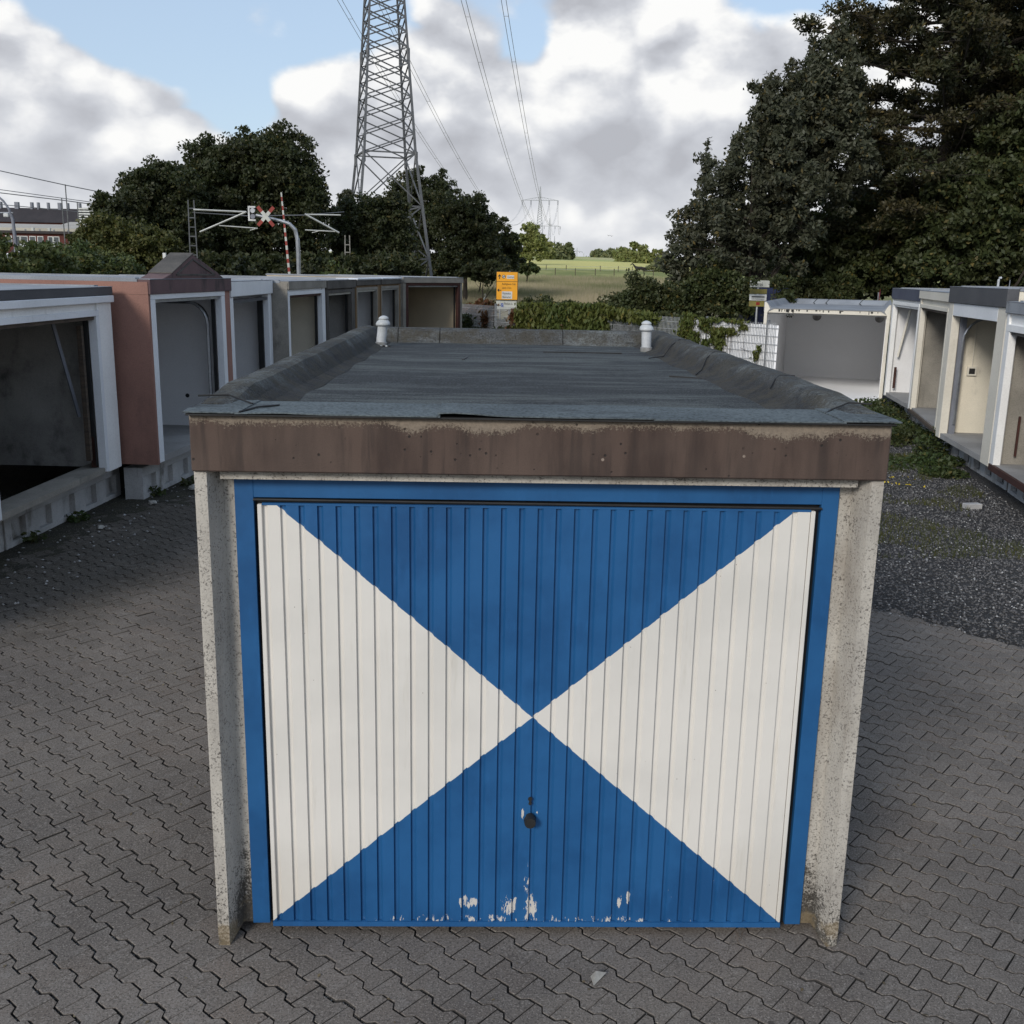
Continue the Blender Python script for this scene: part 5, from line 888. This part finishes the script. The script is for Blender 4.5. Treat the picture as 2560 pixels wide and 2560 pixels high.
# ------------------------------------------------------------------ pylons and lines
def pylon(c, rot, zb, H, s0, arm_h, arm, bw, mat, label, zfeet=None, panels=26, group='lattice pylons of the power line', sw=None, foot=None):
    g = empty('lattice_pylon', (c[0], c[1], zb), rot, label=label, cat='pylon', group=group)
    foot = foot or s0*1.25; zk = 10.6/36*H if sw is None else sw
    def half(z): return (foot+(s0-foot)*z/zk)/2 if z < zk else s0/2*(1-(z-zk)/(H-zk))+.12*(z-zk)/(H-zk)
    cor = [(-1, -1), (1, -1), (1, 1), (-1, 1)]
    for a, b in cor: MB().tube([(a*half(z), b*half(z), z) for z in (0, zk, H*.6, H*.99)], [bw*.9, bw*.8, bw*.6, bw*.35], 4).build('leg', M[mat], g)
    zs = [0, zk*.36, zk*.68, zk]; 
    z = zk
    while z < H*.97: z += max(.55, half(z)*(.72 if panels > 20 else 1.1)); zs.append(min(z, H*.98))
    br = MB()
    for z0_, z1_ in zip(zs[:-1], zs[1:]):
        h0, h1 = half(z0_), half(z1_)
        for i in range(4):
            a, b = cor[i], cor[(i+1) % 4]; w_ = bw*.55
            br.bar((a[0]*h0, a[1]*h0, z0_), (b[0]*h1, b[1]*h1, z1_), w_, w_); br.bar((b[0]*h0, b[1]*h0, z0_), (a[0]*h1, a[1]*h1, z1_), w_, w_)
            if z1_ <= zk+.1: br.bar((a[0]*h1, a[1]*h1, z1_), (b[0]*h1, b[1]*h1, z1_), w_*1.2, w_*1.2)
    br.build('bracing', M[mat], g)
    am = MB(); ha = half(arm_h)
    for s in (-1, 1):
        tip = (s*arm, 0, arm_h)
        for q in (-1, 1): am.bar((s*ha, q*ha, arm_h), tip, bw*.8, bw*.8); am.bar((s*ha*.8, q*ha*.8, arm_h+H*.045), tip, bw*.6, bw*.6)
        for k in range(1, 6): x_ = s*(ha+(arm-ha)*k/6); am.bar((x_, -ha*(1-k/6), arm_h), (x_, ha*(1-k/6), arm_h), bw*.5, bw*.5); am.bar((x_, 0, arm_h), (x_-s*(arm-ha)/6, 0, arm_h+H*.045*(1-(k-1)/6)), bw*.4, bw*.4)
    am.build('cross_arm', M[mat], g)
    for x_ in (-arm*.97, -arm*.5, arm*.5, arm*.97): MB().tube([(x_-.25*H/36, 0, arm_h), (x_-.2*H/36, 0, arm_h-H*.062)], bw*.75, 5).tube([(x_+.25*H/36, 0, arm_h), (x_+.2*H/36, 0, arm_h-H*.062)], bw*.75, 5).build('insulator', M['grey_trim'], g)
    return g, half
c0 = at(964, 427, 75); g_, half0 = pylon((c0[0], c0[1]), R_(10.2)+.1, 0, 37, 3.5, 29.3, 7.1, .14, 'steel_dk', 'tall nearby lattice pylon on the left, its top cut by the frame', foot=5.9)
for k in range(44):
    z = 3+k*.5
    for s in (-1, 1): MB().box(s*(half0(z)), s*(half0(z)+.28), -half0(z)-.012 if s < 0 else half0(z)-.012, -half0(z)+.012 if s < 0 else half0(z)+.012, z-.012, z+.012).build('step_bolt', M['steel_dk'], g_)
for z in (10.6, 17.2, 23.6):
    for a, b in ((-1, -1), (1, -1), (1, 1), (-1, 1)): h_ = half0(z); MB().box(a*h_-.11, a*h_+.11, b*h_-.11, b*h_+.11, z-.45, z+.45).build('gusset', M['steel_dk'], g_, bevel=.08)
far_p = [(1347, 550, .17, 'second pylon of the line, standing at the edge of the meadow'), (1372, 920, .2, 'third pylon of the line, smaller, right of the second'), (1385, 1050, .24, 'fourth pylon, half hidden behind pale trees'), (1442, 1880, .3, 'farthest tiny pylon on the horizon right of the others')]
tips = []
def arms_of(c, rot, zb, H, arm_h, arm):
    return [(c[0]+math.cos(rot)*x_, c[1]+math.sin(rot)*x_, zb+arm_h-H*.062) for x_ in (-arm*.97, -arm*.5, arm*.5, arm*.97)]
tips.append(arms_of(c0, -.18, 0, 37, 29.3, 7.1)); g_.rotation_euler = (0, 0, R_(10.2)+.1)
for ch in g_.children:
    if ch.name.startswith('cross_arm') or ch.name.startswith('insulator'): ch.rotation_euler = (0, 0, -.18-R_(10.2)-.1)
for px, d, bw, lb in far_p:
    p = at(px, 645, d); zb = {550: 10.6, 920: 13.5, 1050: 3., 1880: 12.}[d]; H = 36; pylon((p[0], p[1]), -.09, zb, H, 3.4, 28.6, 9.4, bw, 'steel_far', lb, panels=12, foot=6.4 if d < 900 else 5); tips.append(arms_of(p, -.09, zb, H, 28.6, 9.4))
back = [(2*a[0]-b[0]*.0-(a[0]+0), 0, 0) for a, b in zip(tips[0], tips[1])]
def line(a, b, sag, r, label, group):
    a, b = np.array(a), np.array(b); n = 40; pts = []
    for i in range(n+1):
        t = (i/n)**1.6; p = a+(b-a)*t; p[2] -= 4*sag*t*(1-t); pts.append(p)
    dr = (b-a)/np.linalg.norm(b-a); sd_ = np.array([dr[1], -dr[0], 0])*.2; mb = MB()
    rr = [r+.00004*max(0, np.linalg.norm(p-CAM)-60) for p in pts]
    for s in (-1, 1): mb.tube([tuple(p+sd_*s) for p in pts], rr, 4)
    for i in range(2, n, 2 if n > 12 else 3): mb.tube([tuple(pts[i]+sd_), tuple(pts[i]-sd_)], r, 3)
    tag(mb.build('power_cable', M['cable']), label, 'power cable', group)
nm = ['outer left', 'inner left', 'inner right', 'outer right']
for i in range(4):
    line(tips[0][i], tips[1][i], 15, .022, '%s twin power cable from the tall pylon to the second pylon' % nm[i], 'twin power cables near span')
    line(tips[1][i], tips[2][i], 9, .006, '%s power cable between second and third pylon' % nm[i], 'power cables far span')
    b_ = np.array(tips[0][i]); a_ = b_+(b_-np.array(tips[1][i]))*.30; a_[2] = b_[2]; 
    line(tips[0][i], a_, 5, .022, '%s twin power cable leaving the tall pylon overhead to the left' % nm[i], 'twin power cables overhead')
# dome of a distant white mast
p = at(1459, 640, 1500); o = MB().tube([(0, 0, 0), (0, 0, 22)], [1.2, .5], 6).tube([(0, 0, 12), (0, 0, 16)], 1.8, 8).build('white_tower', M['sign_white']); o.location = (p[0], p[1], hz(1500)); tag(o, 'tiny white tower on the horizon right of the farthest pylon', 'tower')

# ------------------------------------------------------------------ railway crossing
def mast(px, py_top, d, label, w_=.32):
    p = at(px, py_top, d); g = empty('rail_mast', (p[0], p[1], 0), .3, label=label, cat='mast', group='lattice rail masts'); H = p[2]; lg = MB()
    for a in (-1, 1): MB().tube([(a*w_*.62, 0, 0), (a*w_*.4, 0, H)], .035, 4).build('leg', M['steel_dk'], g)
    for k in range(int(H/.42)): z = .3+k*.42; t = w_*(.62-.22*z/H); lg.bar((-t, 0, z), (t, 0, z), .03, .05)
    lg.build('rungs', M['steel_dk'], g); return g, p
mg, mp = mast(477, 500, 50, 'dark ladder like rail mast in front of the dark trees')
def A(px, py, d=50): return tuple(at(px, py, d))
def cant(segs, label):
    c = A(*segs[0][0]); g = empty('catenary_bracket', c, label=label, cat='bracket', group='aluminium catenary brackets'); o_ = np.array(c)
    for a, b, r in segs: MB().tube([tuple(np.array(A(*a))-o_), tuple(np.array(A(*b))-o_)], r, 6).build('tube', M['alu'], g)
cant([((484, 524), (616, 530), .045), ((500, 580), (616, 530), .045), ((548, 564), (644, 571), .03), ((625, 576), (642, 571), .02)], 'pale catenary bracket reaching right from the ladder like rail mast')
cant([((762, 536), (852, 538), .035), ((762, 535), (848, 582), .045), ((763, 575), (838, 579), .03), ((780, 582), (796, 578), .02)], 'pale catenary bracket pointing left from the pale mast in the trees')
g, p = mast(868, 588, 61, 'pale rail mast half hidden in the tree left of the tall pylon')
for ch in g.children: ch.data.materials[0] = M['birch']
bs = np.array(A(703, 481)); be = np.array(A(724, 690)); o_ = empty('barrier_boom', tuple(be), label='upright red and white level crossing barrier boom', cat='barrier')
dv = (bs-be); nst = 19
for k in range(nst):
    a = dv*k/nst; b = dv*(k+1)/nst; r = .105-.045*k/nst; MB().bar(tuple(a), tuple(b), r, r).build('stripe', M['red' if k % 2 else 'sign_grey'], o_)
MB().box(-.2, .2, -.2, .2, -be[2], .0).build('drive_box', M['grey_trim'], o_, bevel=.03)
sgp = at(747, 690, 45); sg2 = empty('crossing_signal', (sgp[0], sgp[1], 0), label='curved grey signal pole carrying a light box and a red white cross', cat='signal'); ofs = np.array([sgp[0], sgp[1], 0])
pole = [(747, 690), (746, 640), (744, 600), (738, 575), (724, 560), (700, 552), (670, 545), (640, 538)]
MB().tube([(0, 0, 0)]+[tuple(at(x, y, 45)-ofs) for x, y in pole], [.10]+[.09]*3+[.085, .08, .075, .07, .065], 10).build('pole', M['steel'], sg2)
xc = at(665, 541, 44.6)-ofs; L1 = .50
for s in (-1, 1):
    dx = Vector((.42*s if s > 0 else -.46, 0, .47)).normalized() if s > 0 else Vector((-.50, 0, .60)).normalized()
    for (a, b, mt) in ((-L1, -L1*.48, 'red'), (-L1*.48, L1*.48, 'sign_white'), (L1*.48, L1, 'red')):
        MB().bar(Vector(xc)+dx*a+Vector((0, -.05 if s > 0 else -.07, 0)), Vector(xc)+dx*b+Vector((0, -.05 if s > 0 else -.07, 0)), .015, .14).build('cross_arm', M['sign_grey' if mt == 'sign_white' else mt], sg2)
bc = at(633, 534, 45)-ofs; x_, z_ = bc[0], bc[2]
MB().box(x_-.20, x_-.13, -.08, .05, z_-.30, z_+.30).box(x_-.13, x_+.10, -.08, .05, z_+.23, z_+.30).box(x_-.13, x_+.10, -.08, .05, z_-.30, z_-.23).build('backboard_edge', M['sign_white'], sg2); MB().box(x_-.125, x_+.05, -.02, .05, z_-.22, z_+.22).build('light_box', M['black'], sg2)
for q in (.12, -.12): MB().tube([(x_, -.12, z_+q), (x_, -.025, z_+q)], .10, 12).build('light_hood', M['steel' if q > 0 else 'grey_trim'], sg2)
for px, py, d, hh, lb in ((411, 632, 48, 1.1, 'short red and white post above the gable of the terracotta garage'), (250, 617, 52, 1.0, 'short white post with black marks above the bramble thicket')):
    p = at(px, py, d); g = empty('marker_post', (p[0], p[1], 0), label=lb, cat='post'); w_ = .13
    for k in range(5): MB().box(-w_/2, w_/2, -w_/2, w_/2, p[2]-.24*(k+1), p[2]-.24*k-.001).build('band', M['sign_white' if k % 2 == 0 else ('red' if 'red' in lb else 'grey_trim')], g)
    MB().tube([(0, 0, 0), (0, 0, p[2]-1.2)], .04, 6).build('stake', M['steel'], g)
def wire(name, pts, r, lb, grp, mat='cable', d=None):
    tag(MB().tube([tuple(at(*p)) for p in pts], r, 4).build(name, M[mat]), lb, 'wire', grp)
OW = 'railway overhead wires'
wire('overhead_wire', [(-60, 418, 60), (0, 427, 60), (160, 462, 60), (300, 490, 60), (480, 522, 58)], .025, 'topmost railway overhead wire crossing the sky at left', OW)
wire('overhead_wire', [(-60, 467, 62), (0, 474, 62), (160, 496, 62), (300, 515, 60), (480, 540, 58)], .020, 'second railway overhead wire from the top, thinner', OW)
wire('overhead_wire', [(-60, 476, 60), (0, 482, 60), (160, 501, 60), (300, 520, 60), (620, 540, 55), (760, 538, 52), (860, 530, 54)], .025, 'third railway overhead wire from the top, running into the trees', OW)
wire('overhead_wire', [(-60, 506, 64), (0, 511, 64), (160, 526, 64), (195, 530, 64)], .022, 'lowest railway overhead wire, ending near the striped facade', OW)
for px, y0, y1, lb in ((163, 461, 526, 'tall thin pole with a lamp arm above the far slate roofs'), (154, 496, 527, 'shorter thin pole left of the lamp pole over the slate roofs'), (193, 506, 530, 'thin pole beside the striped white facade')):
    p = at(px, y0, 110); o = MB().tube([(0, 0, 0), (0, 0, p[2])], .06, 6).build('thin_pole', M['steel_dk']); o.location = (p[0], p[1], 0); tag(o, lb, 'pole', 'thin poles at far left')
sl_ = empty('street_lamp', tuple(at(40, 650, 60)*np.array([1, 1, 0])), label='curved grey street lamp pole cut by the left frame edge', cat='street lamp'); ofs = at(40, 650, 60)*np.array([1, 1, 0])
MB().tube([(0, 0, 0)]+[tuple(at(x, y, 60)-ofs) for x, y in ((40, 625), (37, 590), (32, 550), (22, 522), (8, 502), (-30, 470))], [.12, .11, .10, .09, .07, .06, .06], 8).build('pole', M['grey_trim'], sl_)
MB().tube([tuple(at(-20, 532, 60)-ofs), tuple(at(32, 532, 60)-ofs)], .04, 6).build('side_bar', M['steel'], sl_); lp = at(16, 538, 60)-ofs; MB().box(lp[0]-.14, lp[0]+.14, lp[1]-.1, lp[1]+.1, lp[2]-.1, lp[2]+.1).build('spotlight', M['sign_white'], sl_, bevel=.03)
# ------------------------------------------------------------------ houses and vans at far left
def facade(px0, px1, py0, py1, d): a = at(px0, py0, d); b = at(px1, py1, d); return a, b
hs = empty('brick_house_row', (0, 0, 0), label='red brick terrace with white framed windows at the far left', cat='house'); a = at(-120, 576, 150); b = at(172, 576, 150); yb = a[1]; hs.location = (a[0], yb, 0); wd = b[0]-a[0]; H = a[2]-.2
MB().box(0, wd, 0, 9, 0, H).build('wall', M['brick'], hs); MB().box(-.3, wd+.3, -.4, 9.4, H, H+.35).build('flat_roof', M['slate'], hs); MB().box(wd*.0, wd, -1.2, -.01, H-4.1, H-3.8).build('canopy', M['slate'], hs)
sc = 150/FPX
for px0, w_ in ((6, 13), (26, 12), (42, 14), (63, 12), (82, 11), (107, 9), (120, 11), (-30, 13), (-60, 13)):
    x0 = (px0+120)*sc; zt_ = H-.35; f = MB().box(x0-.1, x0+w_*sc+.1, -.06, -.001, zt_-1.35, zt_).build('window', M['sign_white'], hs); MB().box(x0, x0+w_*sc, -.09, -.0601, zt_-1.22, zt_-.1).build('pane', M['glassdk'], f)
for px0 in (112, 140): x0 = (px0+120)*sc; f = MB().box(x0-.1, x0+.75, -.06, -.001, .5, H-4.3).build('shop_window', M['sign_white'], hs); MB().box(x0, x0+.65, -.09, -.0601, .8, H-4.45).build('pane', M['glassdk'], f)
x0 = (24+120)*sc; MB().box(x0, x0+3.2, -2.2, -.01, 2.0, H-3.3).build('porch', M['grey_trim'], hs); MB().prism([(x0-.2, H-3.3), (x0+3.4, H-3.3), (x0+1.9, H-2.1), (x0+1.0, H-2.1)], 'y', -2.5, -.02).build('porch_roof', M['slate'], hs)
x0 = (52+120)*sc; sgn = MB().box(x0, x0+1.9, -2.62, -2.5, H-4.0, H-3.35).build('shop_sign', M['red'], hs); MB().box(x0+.15, x0+1.5, -2.66, -2.621, H-3.75, H-3.55).build('sign_lettering', M['sign_white'], sgn)
for px0 in (64, 103): x0 = (px0+120)*sc; MB().box(x0, x0+.3, .5, .9, H+.35, H+.8).build('chimney', M['sign_grey'], hs)
fa = empty('factory_hall', (0, 0, 0), label='long low hall with pale beige sheet roof behind the brick terrace', cat='building'); a = at(-120, 550, 175); b = at(200, 550, 175); fa.location = (a[0], a[1], 0); wd = b[0]-a[0]
MB().box(0, wd, 0, 20, 0, a[2]-1.0).build('wall', M['factory'], fa); MB().prism([(0, a[2]-1.0), (8, a[2]-.1), (20, a[2]+.3), (20, a[2]-1.0)], 'x', 0, wd*.75).build('roof', M['factory'], fa); MB().prism([(0, a[2]-1.0), (9, a[2]+.4), (20, a[2]+.6), (20, a[2]-1.0)], 'x', wd*.751, wd).build('roof', M['factory'], fa)
for k in range(9): MB().box(wd*k/9+.1, wd*k/9+.35, -.05, -.001, a[2]-2.3, a[2]-1.2).build('seam', M['grey_trim'], fa)
sr = empty('slate_roofed_houses', (0, 0, 0), label='row of houses with dark slate roof and chimneys on the far left skyline', cat='house'); a = at(-120, 552, 210); t_ = at(-120, 527, 215); b = at(196, 552, 210); sr.location = (a[0], a[1], 0); wd = b[0]-a[0]
MB().box(0, wd, 0, 9, 0, a[2]).build('wall', M['brick'], sr); rf = MB().prism([(-.4, a[2]), (4.5, t_[2]+.8), (9.4, a[2])], 'x', 0, wd).build('roof', M['slate'], sr)
for px0, w_ in ((8, 9), (46, 5), (62, 4), (86, 4), (112, 7), (133, 4), (162, 4), (190, 6), (-30, 6), (-70, 6)): x0 = (px0+120)*210/FPX; MB().box(x0, x0+w_*210/FPX, 4.1, 4.9, t_[2]-.2, t_[2]+1.9).build('chimney', M['grey_trim'], rf)
st = empty('striped_facade_building', (0, 0, 0), label='white building end with horizontal dark slats beside the dark trees', cat='building'); a = at(197, 518, 118); b = at(240, 518, 118); st.location = (a[0], a[1], 0); wd = b[0]-a[0]; Hh = a[2]
MB().box(0, wd, .05, 4, 0, Hh-.05).build('wall', M['grey_fascia'], st)
for k in range(14): MB().box(-.05, wd, -.1, .04, Hh-.22-k*.27, Hh-.08-k*.27).build('slat', M['sign_white'], st)
def van(px, d, lb, w_=5.2, hh=2.9, rz=0., zc_=.0):
    p = at(px, 640, d); g = empty('van', (p[0], p[1], zc_), rz, label=lb, cat='van', group='white vans at far left'); prof = [(-w_/2, .35), (w_/2-.1, .35), (w_/2, 1.1), (w_/2-.9, 1.35), (w_/2-1.5, hh-.15), (w_/2-1.8, hh), (-w_/2+.1, hh), (-w_/2, hh-.15)]
    MB().prism(prof, 'y', -1, 1).build('body', M['vanwhite'], g, bevel=.04)
    for y_ in (-1.0, 1.0):
        MB().prism([(w_/2-1.35, 1.45), (w_/2-1.6, hh-.35), (w_/2-2.3, hh-.35), (w_/2-2.3, 1.45)], 'y', y_-.012, y_+.012).build('side_window', M['glassdk'], g); MB().box(-w_/2+.3, w_/2-2.5, y_-.012, y_+.012, hh-1.3, hh-.6).build('side_window', M['glassdk'], g)
        for x_ in (-w_/2+1.0, w_/2-1.0): t = MB().tube([(x_, y_-.12, .36), (x_, y_+.12, .36)], .36, 16).build('wheel', M['black'], g); MB().tube([(x_, y_-.13, .36), (x_, y_+.13, .36)], .2, 12).build('rim', M['steel'], t)
van(120, 70, 'white van with raised roof, right one of the two behind the bramble thicket', 5.4, 3.75); van(20, 66, 'white van with dark side windows, left one of the two behind the bramble thicket', 5.8, 3.55)
ds = at(57, 625, 45); o = MB().prism([(0, .36), (.36, 0), (0, -.36), (-.36, 0)], 'y', -.01, .01).build('diamond_sign', M['steel'], bevel=0); o.location = tuple(ds); tag(o, 'back of a grey diamond shaped road sign above the bramble thicket', 'sign'); MB().tube([(0, .03, .3), (0, .03, -ds[2])], .03, 6).build('post', M['steel'], o)
